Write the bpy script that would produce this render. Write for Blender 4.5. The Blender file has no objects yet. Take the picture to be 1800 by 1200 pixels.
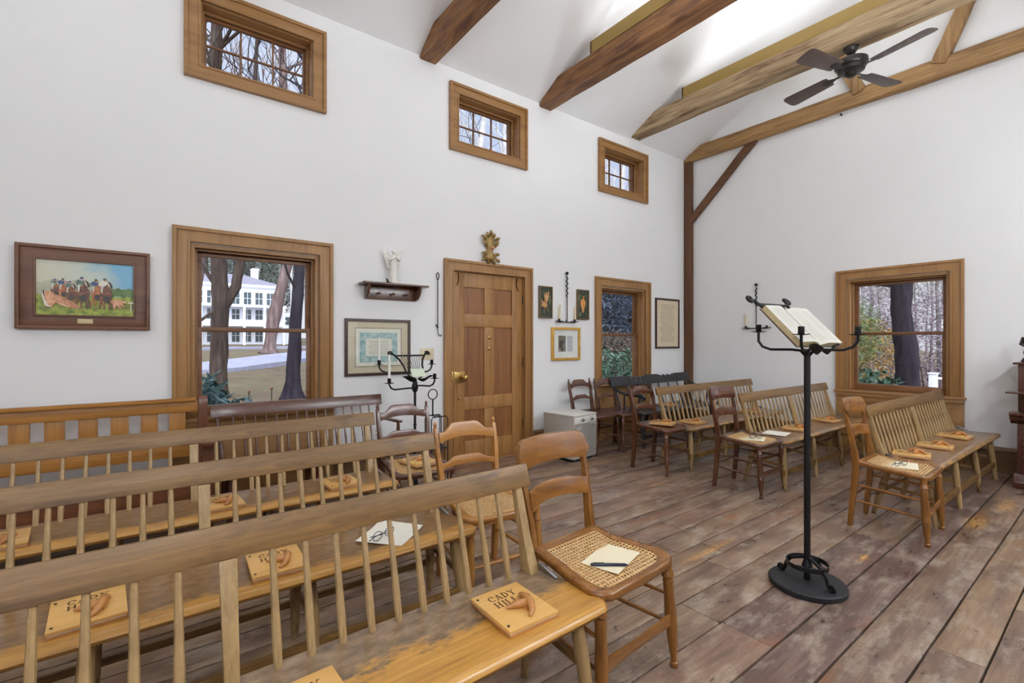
import bpy, bmesh, math, random
from mathutils import Vector, Matrix, noise
random.seed(7)
C = bpy.context.scene.collection
PI = math.pi
def R(d): return d * PI / 180.0

# ------------------------------------------------------------------ mesh builder
class MB:
    def __init__(self): self.bm = bmesh.new(); self.M = Matrix.Identity(4)
    def v(self, p): return self.bm.verts.new(self.M @ Vector(p))
    def loft(self, rings, cap=True, close=False, mi=0):
        rs = [[self.v(p) for p in r] for r in rings]
        n = len(rs[0]); k = len(rs); fs = []
        for i in range(k if close else k - 1):
            a, b = rs[i], rs[(i + 1) % k]
            for j in range(n):
                q = (j + 1) % n
                try: fs.append(self.bm.faces.new((a[j], a[q], b[q], b[j])))
                except ValueError: pass
        if cap and not close:
            try:
                fs.append(self.bm.faces.new(list(reversed(rs[0])))); fs.append(self.bm.faces.new(rs[-1]))
            except ValueError: pass
        for f in fs: f.material_index = mi
        return self
    def box(self, x0, x1, y0, y1, z0, z1, mi=0):
        return self.loft([[(x0, y0, z), (x1, y0, z), (x1, y1, z), (x0, y1, z)] for z in (z0, z1)], mi=mi)
    def bar(self, a, b, w, h, up=(0, 0, 1), w2=None, h2=None, mi=0):
        a = Vector(a); b = Vector(b); t = (b - a).normalized(); up = Vector(up)
        s = t.cross(up)
        if s.length < 1e-4: s = t.cross(Vector((0, 1, 0)))
        s.normalize(); u = s.cross(t)
        w2 = w if w2 is None else w2; h2 = h if h2 is None else h2
        def ring(p, w, h): return [p - s * w / 2 - u * h / 2, p + s * w / 2 - u * h / 2, p + s * w / 2 + u * h / 2, p - s * w / 2 + u * h / 2]
        return self.loft([ring(a, w, h), ring(b, w2, h2)], mi=mi)
    def tube(self, pts, r, n=8, close=False, sq=1.0, mi=0):
        pts = [Vector(p) for p in pts]; k = len(pts)
        rr = r if isinstance(r, (list, tuple)) else [r] * k
        tan = []
        for i in range(k):
            if close: t = pts[(i + 1) % k] - pts[i - 1]
            else: t = pts[min(i + 1, k - 1)] - pts[max(i - 1, 0)]
            tan.append(t.normalized() if t.length > 1e-9 else Vector((0, 0, 1)))
        ref = Vector((0, 0, 1)) if abs(tan[0].z) < .9 else Vector((1, 0, 0))
        u = tan[0].cross(ref).normalized(); rings = []
        for i in range(k):
            u = (u - tan[i] * u.dot(tan[i]))
            u = u.normalized() if u.length > 1e-6 else tan[i].orthogonal().normalized()
            w = tan[i].cross(u)
            rings.append([pts[i] + (u * math.cos(2 * PI * j / n) + w * sq * math.sin(2 * PI * j / n)) * rr[i] for j in range(n)])
        return self.loft(rings, cap=not close, close=close, mi=mi)
    def lathe(self, prof, n=16, c=(0, 0, 0), M=None, mi=0):
        old = self.M
        if M is not None: self.M = self.M @ M
        self.loft([[(c[0] + max(r, 1e-4) * math.cos(2 * PI * j / n), c[1] + max(r, 1e-4) * math.sin(2 * PI * j / n), c[2] + z) for j in range(n)] for r, z in prof], mi=mi)
        self.M = old; return self
    def turn(self, a, b, prof, n=10, mi=0):
        """lathe between two points; prof = [(t along, radius)]"""
        a = Vector(a); b = Vector(b)
        return self.tube([a.lerp(b, t) for t, r in prof], [r for t, r in prof], n, mi=mi)
    def ext(self, poly, axis, a, b, mi=0):
        def m(p, t): return {'X': (t, p[0], p[1]), 'Y': (p[0], t, p[1]), 'Z': (p[0], p[1], t)}[axis]
        return self.loft([[m(p, a) for p in poly], [m(p, b) for p in poly]], mi=mi)
    def ball(self, c, r, n=10, sc=(1, 1, 1), mi=0):
        rings = []
        for i in range(1, n):
            a = PI * i / n
            rings.append([(c[0] + sc[0] * r * math.sin(a) * math.cos(2 * PI * j / (n + 2)), c[1] + sc[1] * r * math.sin(a) * math.sin(2 * PI * j / (n + 2)), c[2] - sc[2] * r * math.cos(a)) for j in range(n + 2)])
        return self.loft(rings, mi=mi)
    def frame(self, x0, x1, z0, z1, w, y0, y1, mi=0, wb=None):
        """rectangular picture-like frame in the XZ plane, mitred"""
        wb = w if wb is None else wb
        o = [(x0, z0), (x1, z0), (x1, z1), (x0, z1)]; i = [(x0 + w, z0 + wb), (x1 - w, z0 + wb), (x1 - w, z1 - w), (x0 + w, z1 - w)]
        rings = [[(o[k][0], y0, o[k][1]), (o[k][0], y1, o[k][1]), (i[k][0], y1, i[k][1]), (i[k][0], y0, i[k][1])] for k in range(4)]
        return self.loft(rings, close=True, mi=mi)
    def jitter(self, amp, sc, seed=0):
        for v in self.bm.verts:
            p = v.co * sc + Vector((seed * 3.1, seed * 1.7, 0))
            v.co += Vector((noise.noise(p), noise.noise(p + Vector((9, 0, 0))), noise.noise(p + Vector((0, 9, 0))))) * amp
        return self
    def build(self, name, mat, parent=None, bevel=0, seg=2, smooth=True, ang=40):
        bm = self.bm
        bmesh.ops.recalc_face_normals(bm, faces=bm.faces[:])
        if bevel > 0:
            es = [e for e in bm.edges if len(e.link_faces) == 2 and e.calc_face_angle(0) > R(30)]
            if es: bmesh.ops.bevel(bm, geom=es, offset=bevel, segments=seg, profile=.6, affect='EDGES', clamp_overlap=True)
        for e in bm.edges:
            if len(e.link_faces) == 2 and e.calc_face_angle(0) > R(ang): e.smooth = False
        for f in bm.faces: f.smooth = smooth
        me = bpy.data.meshes.new(name); bm.to_mesh(me); bm.free()
        for m in (mat if isinstance(mat, (list, tuple)) else [mat]): me.materials.append(m)
        o = bpy.data.objects.new(name, me); C.objects.link(o)
        if parent is not None: o.parent = parent
        return o

def tag(o, label, cat, group=None, kind=None):
    o['label'] = label; o['category'] = cat
    if group: o['group'] = group
    if kind: o['kind'] = kind
    return o
def thing(name, label, cat, loc=(0, 0, 0), rz=0, group=None):
    o = bpy.data.objects.new(name, None); C.objects.link(o); o.empty_display_size = .1
    o.location = loc; o.rotation_euler = (0, 0, rz)
    return tag(o, label, cat, group)
def struct(o): o['kind'] = 'structure'; return o
def dup(root, loc=None, rz=None, label=None, group=None):
    r = root.copy(); C.objects.link(r)
    if loc is not None: r.location = loc
    if rz is not None: r.rotation_euler = (0, 0, rz)
    if label: r['label'] = label
    if group: r['group'] = group
    for ch in list(root.children):
        c = ch.copy(); C.objects.link(c); c.parent = r
        for g in list(ch.children):
            d = g.copy(); C.objects.link(d); d.parent = c
    return r

# ------------------------------------------------------------------ materials
def srgb(r, g, b):
    f = lambda c: (c / 255 / 12.92) if c / 255 <= .04045 else ((c / 255 + .055) / 1.055) ** 2.4
    return (f(r), f(g), f(b), 1)
class NT:
    def __init__(self, name):
        self.m = bpy.data.materials.new(name); self.m.use_nodes = True
        self.t = self.m.node_tree; self.b = self.t.nodes['Principled BSDF']; self.out = self.t.nodes['Material Output']
    def n(self, typ, **kw):
        nd = self.t.nodes.new(typ)
        for k, v in kw.items():
            if hasattr(nd, k): setattr(nd, k, v)
        return nd
    def l(self, a, b): self.t.links.new(a, b)
    def ramp(self, fac, stops):
        r = self.n('ShaderNodeValToRGB'); e = r.color_ramp.elements
        while len(e) < len(stops): e.new(.5)
        for i, (p, c) in enumerate(stops): e[i].position = p; e[i].color = c
        self.l(fac, r.inputs[0]); return r.outputs[0]
    def noise(self, vec, scale, detail=4, rough=.55, dist=0):
        n = self.n('ShaderNodeTexNoise'); n.inputs['Scale'].default_value = scale; n.inputs['Detail'].default_value = detail
        n.inputs['Roughness'].default_value = rough; n.inputs['Distortion'].default_value = dist
        if vec is not None: self.l(vec, n.inputs['Vector'])
        return n.outputs['Fac']
    def mapping(self, vec, sc=(1, 1, 1), loc=(0, 0, 0)):
        m = self.n('ShaderNodeMapping'); m.inputs['Scale'].default_value = sc; m.inputs['Location'].default_value = loc
        self.l(vec, m.inputs['Vector']); return m.outputs[0]
    def mix(self, fac, a, b, blend='MIX'):
        m = self.n('ShaderNodeMix', data_type='RGBA', blend_type=blend)
        for s, x in ((m.inputs[0], fac), (m.inputs[6], a), (m.inputs[7], b)):
            if hasattr(x, 'is_output'): self.l(x, s)
            else: s.default_value = x
        return m.outputs[2]
    def math(self, op, a, b=None, c=None):
        m = self.n('ShaderNodeMath', operation=op)
        for s, x in zip(m.inputs, (a, b, c)):
            if x is None: continue
            if hasattr(x, 'is_output'): self.l(x, s)
            else: s.default_value = x
        return m.outputs[0]
    def bump(self, h, strength, dist=.01):
        b = self.n('ShaderNodeBump'); b.inputs['Strength'].default_value = strength; b.inputs['Distance'].default_value = dist
        self.l(h, b.inputs['Height']); self.l(b.outputs[0], self.b.inputs['Normal'])
    def coord(self, kind='Object'): return self.n('ShaderNodeTexCoord').outputs[kind]

def plain(name, col, rough=.5, metal=0, spec=.5, var=0, vscale=20, bump=0):
    k = NT(name); k.b.inputs['Roughness'].default_value = rough; k.b.inputs['Metallic'].default_value = metal
    k.b.inputs['Specular IOR Level'].default_value = spec
    co = k.coord(); f = k.noise(co, vscale, 5)
    d = tuple(c * (1 - var) for c in col[:3]) + (1,); e = tuple(min(1, c * (1 + var)) for c in col[:3]) + (1,)
    k.l(k.ramp(f, [(.3, d), (.7, e)]), k.b.inputs['Base Color'])
    if bump: k.bump(f, bump, .004)
    return k.m
def wood(name, dark, mid, light, axis='X', rough=.42, sc=1.0, worn=None, wornpos=.62, bump=.12, coat=0, gray=None):
    """grain streaks run along `axis` (object space)"""
    k = NT(name); co = k.coord()
    s = {'X': (1.2, 22, 22), 'Y': (22, 1.2, 22), 'Z': (22, 22, 1.2)}[axis]; s = tuple(q * sc for q in s)
    g1 = k.noise(k.mapping(co, s), 2.2, 7, .62, .6)
    g2 = k.noise(k.mapping(co, tuple(q * .35 for q in s), (3, 7, 1)), 2.0, 3, .5, .3)
    col = k.ramp(g1, [(.28, dark), (.5, mid), (.74, light)])
    col = k.mix(k.ramp(g2, [(.35, (0, 0, 0, 1)), (.7, (1, 1, 1, 1))]), col, k.mix(.5, col, mid), 'MIX')
    col = k.mix(.35, col, k.ramp(g2, [(.3, dark), (.7, light)]))
    if worn:
        w = k.noise(k.mapping(co, tuple(min(q, 7) for q in s), (5, 2, 8)), 1.6, 6, .65)
        col = k.mix(k.ramp(w, [(wornpos - .06, (0, 0, 0, 1)), (wornpos + .08, (1, 1, 1, 1))]), col, worn)
    if gray:
        w = k.noise(k.mapping(co, tuple(min(q, 10) for q in s), (1, 9, 4)), 2.3, 7, .7)
        col = k.mix(k.ramp(w, [(.5, (0, 0, 0, 1)), (.66, (.7, .7, .7, 1))]), col, gray)
    k.l(col, k.b.inputs['Base Color'])
    k.l(k.ramp(g1, [(.2, (rough + .1,) * 3 + (1,)), (.8, (rough - .06,) * 3 + (1,))]), k.b.inputs['Roughness'])
    if coat: k.b.inputs['Coat Weight'].default_value = coat; k.b.inputs['Coat Roughness'].default_value = .2
    k.bump(g1, bump, .004)
    return k.m

M = {}
for ax in 'XYZ':
    M['bench' + ax] = wood('bench_wood_' + ax, *((srgb(98, 72, 42), srgb(160, 130, 84), srgb(192, 162, 116)) if ax == 'Z' else (srgb(66, 44, 18), srgb(114, 82, 40), srgb(154, 114, 60))), ax, .42, 1.7, worn=srgb(80, 54, 24), wornpos=.58, gray=srgb(124, 94, 52) if ax != 'Z' else srgb(150, 122, 82), coat=.04)
    M['oak' + ax] = wood('golden_oak_' + ax, srgb(112, 68, 22), srgb(158, 104, 40), srgb(186, 132, 62), ax, .36, 1.2)
    M['maple' + ax] = wood('honey_maple_' + ax, srgb(84, 48, 16), srgb(130, 82, 32), srgb(166, 114, 54), ax, .26, 1.3, coat=.2)
    M['gold' + ax] = wood('golden_chair_wood_' + ax, srgb(124, 76, 26), srgb(168, 112, 46), srgb(194, 140, 70), ax, .3, .8, coat=.2)
    M['red' + ax] = wood('dark_red_wood_' + ax, srgb(46, 24, 14), srgb(84, 47, 29), srgb(116, 70, 46), ax, .24, coat=.4)
    M['walnut' + ax] = wood('walnut_brown_' + ax, srgb(60, 32, 20), srgb(104, 60, 38), srgb(136, 86, 56), ax, .28, coat=.2)
    M['trim' + ax] = wood('window_casing_wood_' + ax, srgb(114, 78, 42), srgb(150, 108, 62), srgb(172, 130, 80), ax, .42, .6, bump=.05)
    M['trimd' + ax] = wood('sash_wood_' + ax, srgb(84, 52, 28), srgb(118, 76, 42), srgb(144, 98, 58), ax, .42, .6, bump=.05)
    M['beam' + ax] = wood('hewn_beam_' + ax, srgb(60, 34, 18), srgb(122, 80, 44), srgb(172, 122, 72), ax, .6, .9, worn=srgb(84, 48, 28), wornpos=.56, bump=.5)
    M['beaml' + ax] = wood('pale_hewn_beam_' + ax, srgb(96, 68, 42), srgb(156, 128, 92), srgb(204, 184, 148), ax, .65, .8, worn=srgb(98, 64, 40), wornpos=.58, bump=.5)
    M['beamg' + ax] = wood('golden_hewn_beam_' + ax, srgb(84, 56, 30), srgb(146, 108, 64), srgb(188, 150, 98), ax, .6, 1.0, worn=srgb(104, 72, 44), wornpos=.6, bump=.5)
    M['post' + ax] = wood('dark_corner_post_' + ax, srgb(50, 29, 15), srgb(90, 55, 30), srgb(122, 80, 48), ax, .55, .5, bump=.4)
    M['base' + ax] = wood('baseboard_wood_' + ax, srgb(74, 50, 28), srgb(108, 78, 46), srgb(132, 98, 62), ax, .45, .5)
    M['door' + ax] = wood('pine_door_' + ax, srgb(108, 70, 32), srgb(156, 110, 58), srgb(184, 138, 84), ax, .42, .9, worn=srgb(132, 88, 42), wornpos=.62)
M['panel'] = wood('door_panel_wood', srgb(86, 50, 22), srgb(130, 82, 40), srgb(158, 106, 58), 'Z', .42, .8)
def seat_mat(name, c1, c2, c3, mul):
    k = NT(name); co = k.coord(); s = k.n('ShaderNodeSeparateXYZ'); k.l(co, s.inputs[0])
    g = k.noise(k.mapping(co, (1.4, 30, 30)), 2.4, 8, .65, .5); f = k.noise(k.mapping(co, (5, 11, 11)), 3, 9, .72); c = k.noise(co, 2.2, 4, .6)
    gold = k.ramp(g, [(.25, srgb(150, 98, 36)), (.55, srgb(194, 142, 62)), (.8, srgb(210, 162, 88))])
    gray = k.ramp(f, [(.28, c1), (.5, c2), (.75, c3)])
    # the varnish is rubbed to bare gold wood along the front half
    edge = k.math('ADD', k.math('MULTIPLY', s.outputs[1], -5.0), k.math('ADD', k.math('MULTIPLY', f, 1.3), k.math('MULTIPLY', c, .9)))
    k.l(k.mix(k.ramp(k.math('MULTIPLY', edge, mul), [(.84, (0, 0, 0, 1)), (.93, (1, 1, 1, 1))]), gray, gold), k.b.inputs['Base Color'])
    k.b.inputs['Roughness'].default_value = .3; k.b.inputs['Coat Weight'].default_value = .25; k.b.inputs['Coat Roughness'].default_value = .15
    k.bump(g, .15, .003); return k.m
M['seat'] = seat_mat('worn_bench_seat', srgb(76, 60, 46), srgb(124, 100, 74), srgb(160, 138, 112), .4)
M['seatd'] = seat_mat('brown_bench_seat', srgb(82, 58, 36), srgb(124, 92, 56), srgb(160, 126, 84), .315)
M['seate'] = seat_mat('dull_bench_seat', srgb(84, 62, 42), srgb(128, 98, 68), srgb(162, 132, 100), .275)
M['board'] = wood('varnished_board', srgb(196, 142, 66), srgb(218, 168, 92), srgb(230, 186, 116), 'X', .3, .5, bump=.03, coat=.25)
M['handle'] = wood('carved_handle_wood', srgb(148, 92, 42), srgb(178, 118, 60), srgb(198, 142, 82), 'X', .3, .6, bump=.03, coat=.2)
M['cove'] = plain('olive_gold_cove_board', srgb(150, 122, 62), .6, var=.06, vscale=3)
M['wall'] = plain('white_plaster_wall', srgb(238, 238, 238), .85, spec=.2, var=.012, vscale=1.5, bump=.02)
M['ceil'] = plain('white_plaster_ceiling', srgb(240, 240, 240), .9, spec=.2, var=.01, vscale=1.5)
M['iron'] = plain('wrought_iron', srgb(27, 26, 27), .42, .4, .5, var=.25, vscale=60, bump=.1)
M['ironm'] = plain('matt_black_iron', srgb(38, 38, 40), .6, .1, .4, var=.25, vscale=50, bump=.1)
M['black'] = plain('black_paint', srgb(34, 34, 38), .3, 0, .5, var=.2, vscale=30)
M['brass'] = plain('brass', srgb(190, 158, 96), .3, 1, .5, var=.1)
M['chrome'] = plain('steel', srgb(150, 150, 152), .3, 1)
M['candle'] = plain('white_wax', srgb(238, 236, 228), .5, var=.02)
M['candlec'] = plain('cream_wax', srgb(224, 204, 160), .5, var=.02)
M['paper'] = plain('cream_paper', srgb(240, 236, 222), .7, var=.02)
M['page'] = plain('off_white_page', srgb(192, 189, 179), .8, var=.02)
M['papery'] = plain('ivory_paper', srgb(238, 226, 194), .7, var=.02)
M['ink'] = plain('dark_ink', srgb(58, 46, 40), .8)
M['inkl'] = plain('faded_ink', srgb(160, 146, 126), .8)
M['lett'] = plain('burnt_lettering', srgb(82, 50, 24), .7)
M['pen'] = plain('navy_plastic', srgb(28, 34, 56), .25)
M['white'] = plain('white_enamel', srgb(222, 220, 214), .35, var=.01)
M['grille'] = plain('grey_grille', srgb(158, 152, 144), .5)
M['pedge'] = plain('aged_page_edges', srgb(206, 188, 146), .8, var=.06, vscale=80)
M['whiteg'] = plain('grey_beige_enamel', srgb(176, 171, 164), .45, var=.02)  # outlet sockets, and heater body with its shade put into the colour
M['dark'] = plain('dark_recess', srgb(24, 22, 20), .8)
M['angel'] = plain('white_plaster_figure', srgb(232, 228, 220), .6, var=.12, vscale=40, bump=.2)
M['gild'] = plain('aged_gilt', srgb(150, 122, 70), .45, .35, var=.45, vscale=30, bump=.3)
M['goldf'] = plain('gold_leaf_frame', srgb(206, 160, 74), .35, .4, var=.15, vscale=14)
M['frame'] = wood('mottled_walnut_frame', srgb(54, 28, 14), srgb(96, 56, 30), srgb(128, 80, 46), 'X', .4, .3)
M['framed'] = plain('dark_frame', srgb(58, 34, 26), .4, var=.2)
M['mat'] = plain('beige_mat_board', srgb(216, 202, 174), .8, var=.03)
M['matw'] = plain('white_mat_board', srgb(240, 238, 232), .8)
M['bronze'] = plain('dark_bronze', srgb(48, 44, 40), .4, .5, var=.3)
M['organ'] = wood('mahogany_organ_wood', srgb(38, 18, 14), srgb(66, 34, 26), srgb(92, 52, 40), 'Z', .25, .6, coat=.4)
M['fan'] = plain('dark_fan_metal', srgb(62, 58, 56), .35, .6, var=.1)
M['blade'] = wood('fan_blade_wood', srgb(60, 46, 42), srgb(76, 60, 54), srgb(90, 74, 66), 'X', .45, .7, bump=.03)
M['leather'] = plain('brown_leather', srgb(72, 46, 36), .5, var=.2)

def glass_mat():
    k = NT('window_glass'); k.t.nodes.remove(k.b)
    f = k.n('ShaderNodeFresnel'); f.inputs[0].default_value = 1.4
    a = k.n('ShaderNodeBsdfTransparent'); a.inputs[0].default_value = (.97, .98, .98, 1)
    g = k.n('ShaderNodeBsdfGlossy'); g.inputs['Roughness'].default_value = .01
    m = k.n('ShaderNodeMixShader'); gm = k.n('ShaderNodeNewGeometry'); k.l(k.math('MULTIPLY', f.outputs[0], k.math('SUBTRACT', 1.0, gm.outputs['Backfacing'])), m.inputs[0]); k.l(a.outputs[0], m.inputs[1]); k.l(g.outputs[0], m.inputs[2])
    k.l(m.outputs[0], k.out.inputs[0]); return k.m
M['glass'] = glass_mat()
def cane_mat():
    k = NT('woven_cane'); co = k.coord(); sp = .0165
    s = k.n('ShaderNodeSeparateXYZ'); k.l(co, s.inputs[0])
    def cell(o): return k.math('SUBTRACT', k.math('FRACT', k.math('DIVIDE', k.math('ADD', o, 5.0), sp)), .5)
    x = cell(s.outputs[0]); y = cell(s.outputs[1])
    d = k.math('ADD', k.math('MULTIPLY', x, x), k.math('MULTIPLY', y, y))
    hole = k.math('LESS_THAN', d, .1)
    k.l(k.ramp(k.noise(co, 60, 4), [(.3, srgb(186, 140, 84)), (.7, srgb(222, 186, 132))]), k.b.inputs['Base Color'])
    k.b.inputs['Roughness'].default_value = .45
    k.l(k.math('SUBTRACT', 1.0, hole), k.b.inputs['Alpha']); return k.m
M['cane'] = cane_mat()
def floor_mat():
    k = NT('old_wide_planks'); co = k.coord()
    at = k.n('ShaderNodeAttribute'); at.attribute_name = 'plank'
    sx = k.n('ShaderNodeSeparateXYZ'); k.l(at.outputs['Vector'], sx.inputs[0])
    off = k.n('ShaderNodeVectorMath', operation='SCALE'); k.l(at.outputs['Vector'], off.inputs[0]); off.inputs['Scale'].default_value = 37
    ad = k.n('ShaderNodeVectorMath', operation='ADD'); k.l(co, ad.inputs[0]); k.l(off.outputs[0], ad.inputs[1])
    p = ad.outputs[0]
    g = k.noise(k.mapping(p, (1.5, 26, 1)), 2.2, 8, .65, .5)
    b1 = k.noise(k.mapping(p, (1.3, 4.5, 1)), 1.8, 6, .62)
    b2 = k.noise(k.mapping(p, (2.2, 5, 1), (4, 4, 0)), 2.0, 7, .7)
    col = k.ramp(g, [(.25, srgb(66, 50, 40)), (.5, srgb(136, 110, 91)), (.78, srgb(194, 167, 140))])
    tone = k.ramp(sx.outputs[0], [(0, srgb(92, 66, 58)), (.22, srgb(144, 118, 92)), (.45, srgb(152, 124, 106)), (.62, srgb(122, 86, 66)), (.8, srgb(158, 132, 98)), (.97, srgb(96, 80, 82)), (1, srgb(84, 64, 66))])
    col = k.mix(.55, col, tone)
    col = k.mix(k.ramp(b1, [(.42, (0, 0, 0, 1)), (.66, (.85, .85, .85, 1))]), col, srgb(88, 66, 58))
    col = k.mix(k.ramp(b2, [(.5, (0, 0, 0, 1)), (.68, (.75, .75, .75, 1))]), col, srgb(176, 160, 142))
    b3 = k.noise(k.mapping(p, (1.6, 4, 1), (11, 3, 0)), 1.2, 5, .6)
    col = k.mix(k.ramp(b3, [(.6, (0, 0, 0, 1)), (.7, (.75, .75, .75, 1))]), col, srgb(140, 88, 56))
    kn = k.noise(k.mapping(p, (5, 7, 1), (2, 13, 0)), 3.2, 2, .4)
    col = k.mix(k.ramp(kn, [(.71, (0, 0, 0, 1)), (.77, (.8, .8, .8, 1))]), col, srgb(56, 42, 36))
    # bare golden wear patches on the boards
    w2 = k.noise(k.mapping(co, (6, 24, 1)), 3, 6, .7)
    for cx, cy, rx, ry in ((4.64, .69, .24, .075), (2.72, 1.585, .36, .03), (5.3, .62, .3, .06), (3.35, .98, .1, .025)):
        q = k.n('ShaderNodeVectorMath', operation='LENGTH'); k.l(k.mapping(co, (1 / rx, 1 / ry, 0), (-cx / rx, -cy / ry, 0)), q.inputs[0])
        wm = k.math('MULTIPLY', k.ramp(q.outputs['Value'], [(.3, (1, 1, 1, 1)), (1, (0, 0, 0, 1))]), k.ramp(w2, [(.42, (0, 0, 0, 1)), (.56, (1, 1, 1, 1))]))
        col = k.mix(wm, col, srgb(204, 150, 80))
    k.l(col, k.b.inputs['Base Color'])
    k.l(k.ramp(b1, [(.3, (.46,) * 3 + (1,)), (.7, (.24,) * 3 + (1,))]), k.b.inputs['Roughness'])
    k.b.inputs['Specular IOR Level'].default_value = .45
    k.bump(g, .25, .003); return k.m
M['floor'] = floor_mat()
# ------------------------------------------------------------------ room shell
XE, XB, YL, YR = 6.62, -2.6, 4.25, -1.0      # end wall, back wall, left wall, right wall
EAVE, RIDGE_Y, PITCH, WT = 4.10, 1.625, .525, .22
RIDGE = EAVE + PITCH * (YL - RIDGE_Y)

def wall_grid(mb, u0, u1, z0, z1, holes, put):
    """a wall slab with openings; put(u, d, z) -> point, d = 0 inner face, WT outer face"""
    us = sorted({u0, u1, *[h[0] for h in holes], *[h[1] for h in holes]}); zs = sorted({z0, z1, *[h[2] for h in holes], *[h[3] for h in holes]})
    def filled(i, j):
        if i < 0 or j < 0 or i >= len(us) - 1 or j >= len(zs) - 1: return False
        u = (us[i] + us[i + 1]) / 2; z = (zs[j] + zs[j + 1]) / 2
        return not any(h[0] < u < h[1] and h[2] < z < h[3] for h in holes)
    def q(*ps): mb.bm.faces.new([mb.v(put(*p)) for p in ps])
    for i in range(len(us) - 1):
        for j in range(len(zs) - 1):
            if not filled(i, j): continue
            a, b, c, d = us[i], us[i + 1], zs[j], zs[j + 1]
            for t in (0, WT): q((a, t, c), (b, t, c), (b, t, d), (a, t, d))
            for ok, e in ((filled(i - 1, j), a), (filled(i + 1, j), b)):
                if not ok: q((e, 0, c), (e, WT, c), (e, WT, d), (e, 0, d))
            for ok, e in ((filled(i, j - 1), c), (filled(i, j + 1), d)):
                if not ok: q((a, 0, e), (b, 0, e), (b, WT, e), (a, WT, e))
W1, DX, W2 = .66, 2.906, 5.116               # window / door centres along the left wall
CL = (.667, 2.90, 5.115)
WR = 1.637                                    # window centre on the end wall
def holesY(door): return [(c - .46, c + .46, .70, 2.02) for c in ((W1, W2) if door else (-.62, DX, W2))] + ([(DX - .475, DX + .475, 0, 2.03)] if door else []) + [(c - .40, c + .40, 3.355, 3.85) for c in CL]
mb = MB(); wall_grid(mb, XB, XE, -.1, EAVE, holesY(True), lambda u, d, z: (u, YL + d, z)); bmesh.ops.remove_doubles(mb.bm, verts=mb.bm.verts[:], dist=1e-4)
struct(mb.build('wall_left', M['wall'], smooth=False))
mb = MB(); wall_grid(mb, XB, XE, -.1, EAVE, holesY(False), lambda u, d, z: (u, YR - d, z)); bmesh.ops.remove_doubles(mb.bm, verts=mb.bm.verts[:], dist=1e-4)
struct(mb.build('wall_right', M['wall'], smooth=False))
def gable(x, s, name, holes):
    mb = MB(); wall_grid(mb, YR - WT, YL + WT, -.1, EAVE, holes, lambda u, d, z: (x + s * d, u, z))
    mb.ext([(YR - WT, EAVE), (YL + WT, EAVE), (RIDGE_Y, RIDGE + .12)], 'X', x, x + s * WT)
    bmesh.ops.remove_doubles(mb.bm, verts=mb.bm.verts[:], dist=1e-4)
    return struct(mb.build(name, M['wall'], smooth=False))
gable(XE, 1, 'wall_far', [(WR - .46, WR + .46, .70, 2.02)])
gable(XB, -1, 'wall_back', [(WR - .46, WR + .46, .70, 2.02)])
mb = MB()
prof = [(YL + .3, EAVE - PITCH * .3), (RIDGE_Y, RIDGE), (YR - .3, EAVE - PITCH * .3), (YR - .3, EAVE - PITCH * .3 + .14), (RIDGE_Y, RIDGE + .14), (YL + .3, EAVE - PITCH * .3 + .14)]
# slopes start exactly at the inner eave line
prof[0] = (YL, EAVE); prof[2] = (YR, EAVE); prof[3] = (YR - .3, EAVE + .0); prof[5] = (YL + .3, EAVE + .0); prof.insert(3, (YR, EAVE - .001)); prof = [(YL, EAVE), (RIDGE_Y, RIDGE), (YR, EAVE), (YR - .2, EAVE), (YR - .2, EAVE + .16), (RIDGE_Y, RIDGE + .18), (YL + .2, EAVE + .16), (YL + .2, EAVE)]
mb.ext(prof, 'X', XB - .2, XE + .2)
struct(mb.build('ceiling', M['ceil'], smooth=False))

# floor: individual worn planks of random width, running along X
mb = MB(); lay = mb.bm.faces.layers.float_vector.new('plank')
rf = random.Random(11); y = YR
edges = []
while y < YL:
    w = rf.choice((.155, .17, .18, .19, .205, .225)); edges.append((y, min(y + w, YL))); y += w
for (a, b) in edges:
    x = XB - rf.random() * 2
    while x < XE:
        L = rf.uniform(1.6, 4.2); x0, x1 = max(x, XB), min(x + L, XE); x += L
        if x1 - x0 < .02: continue
        n0 = len(mb.bm.faces); g = .0032 + rf.random() * .0042; t = .0012
        dz = rf.uniform(-.0012, .0012)
        nseg = max(2, int((x1 - x0) / .25)); rings = []
        s1, s2 = rf.random() * 50, rf.random() * 50
        for i in range(nseg + 1):
            xx = x0 + .0015 + (x1 - x0 - .003) * i / nseg
            wa = g * (.6 + .9 * abs(noise.noise(Vector((xx * 2.3, s1, 0))))); wb = g * (.6 + .9 * abs(noise.noise(Vector((xx * 2.3, s2, 0)))))
            rings.append([(xx, a + wa, -.03), (xx, b - wb, -.03), (xx, b - wb, dz - t), (xx, b - wb - .004, dz), (xx, a + wa + .004, dz), (xx, a + wa, dz - t)])
        mb.loft(rings)
        mb.bm.faces.ensure_lookup_table(); pid = (rf.random() * .96, rf.random(), rf.random())
        if a < 1.06 < b and x0 < 3.2 < x1 or a < .9 < b and x0 < 1.9 < x1: pid = (1.0, pid[1], pid[2])
        for f in mb.bm.faces[n0:]: f[lay] = pid
n0 = len(mb.bm.faces); mb.box(XB - .1, XE + .1, YR - .1, YL + .1, -.12, -.028, mi=1)
fl = struct(mb.build('floor', [M['floor'], M['dark']], ang=20))

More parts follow.
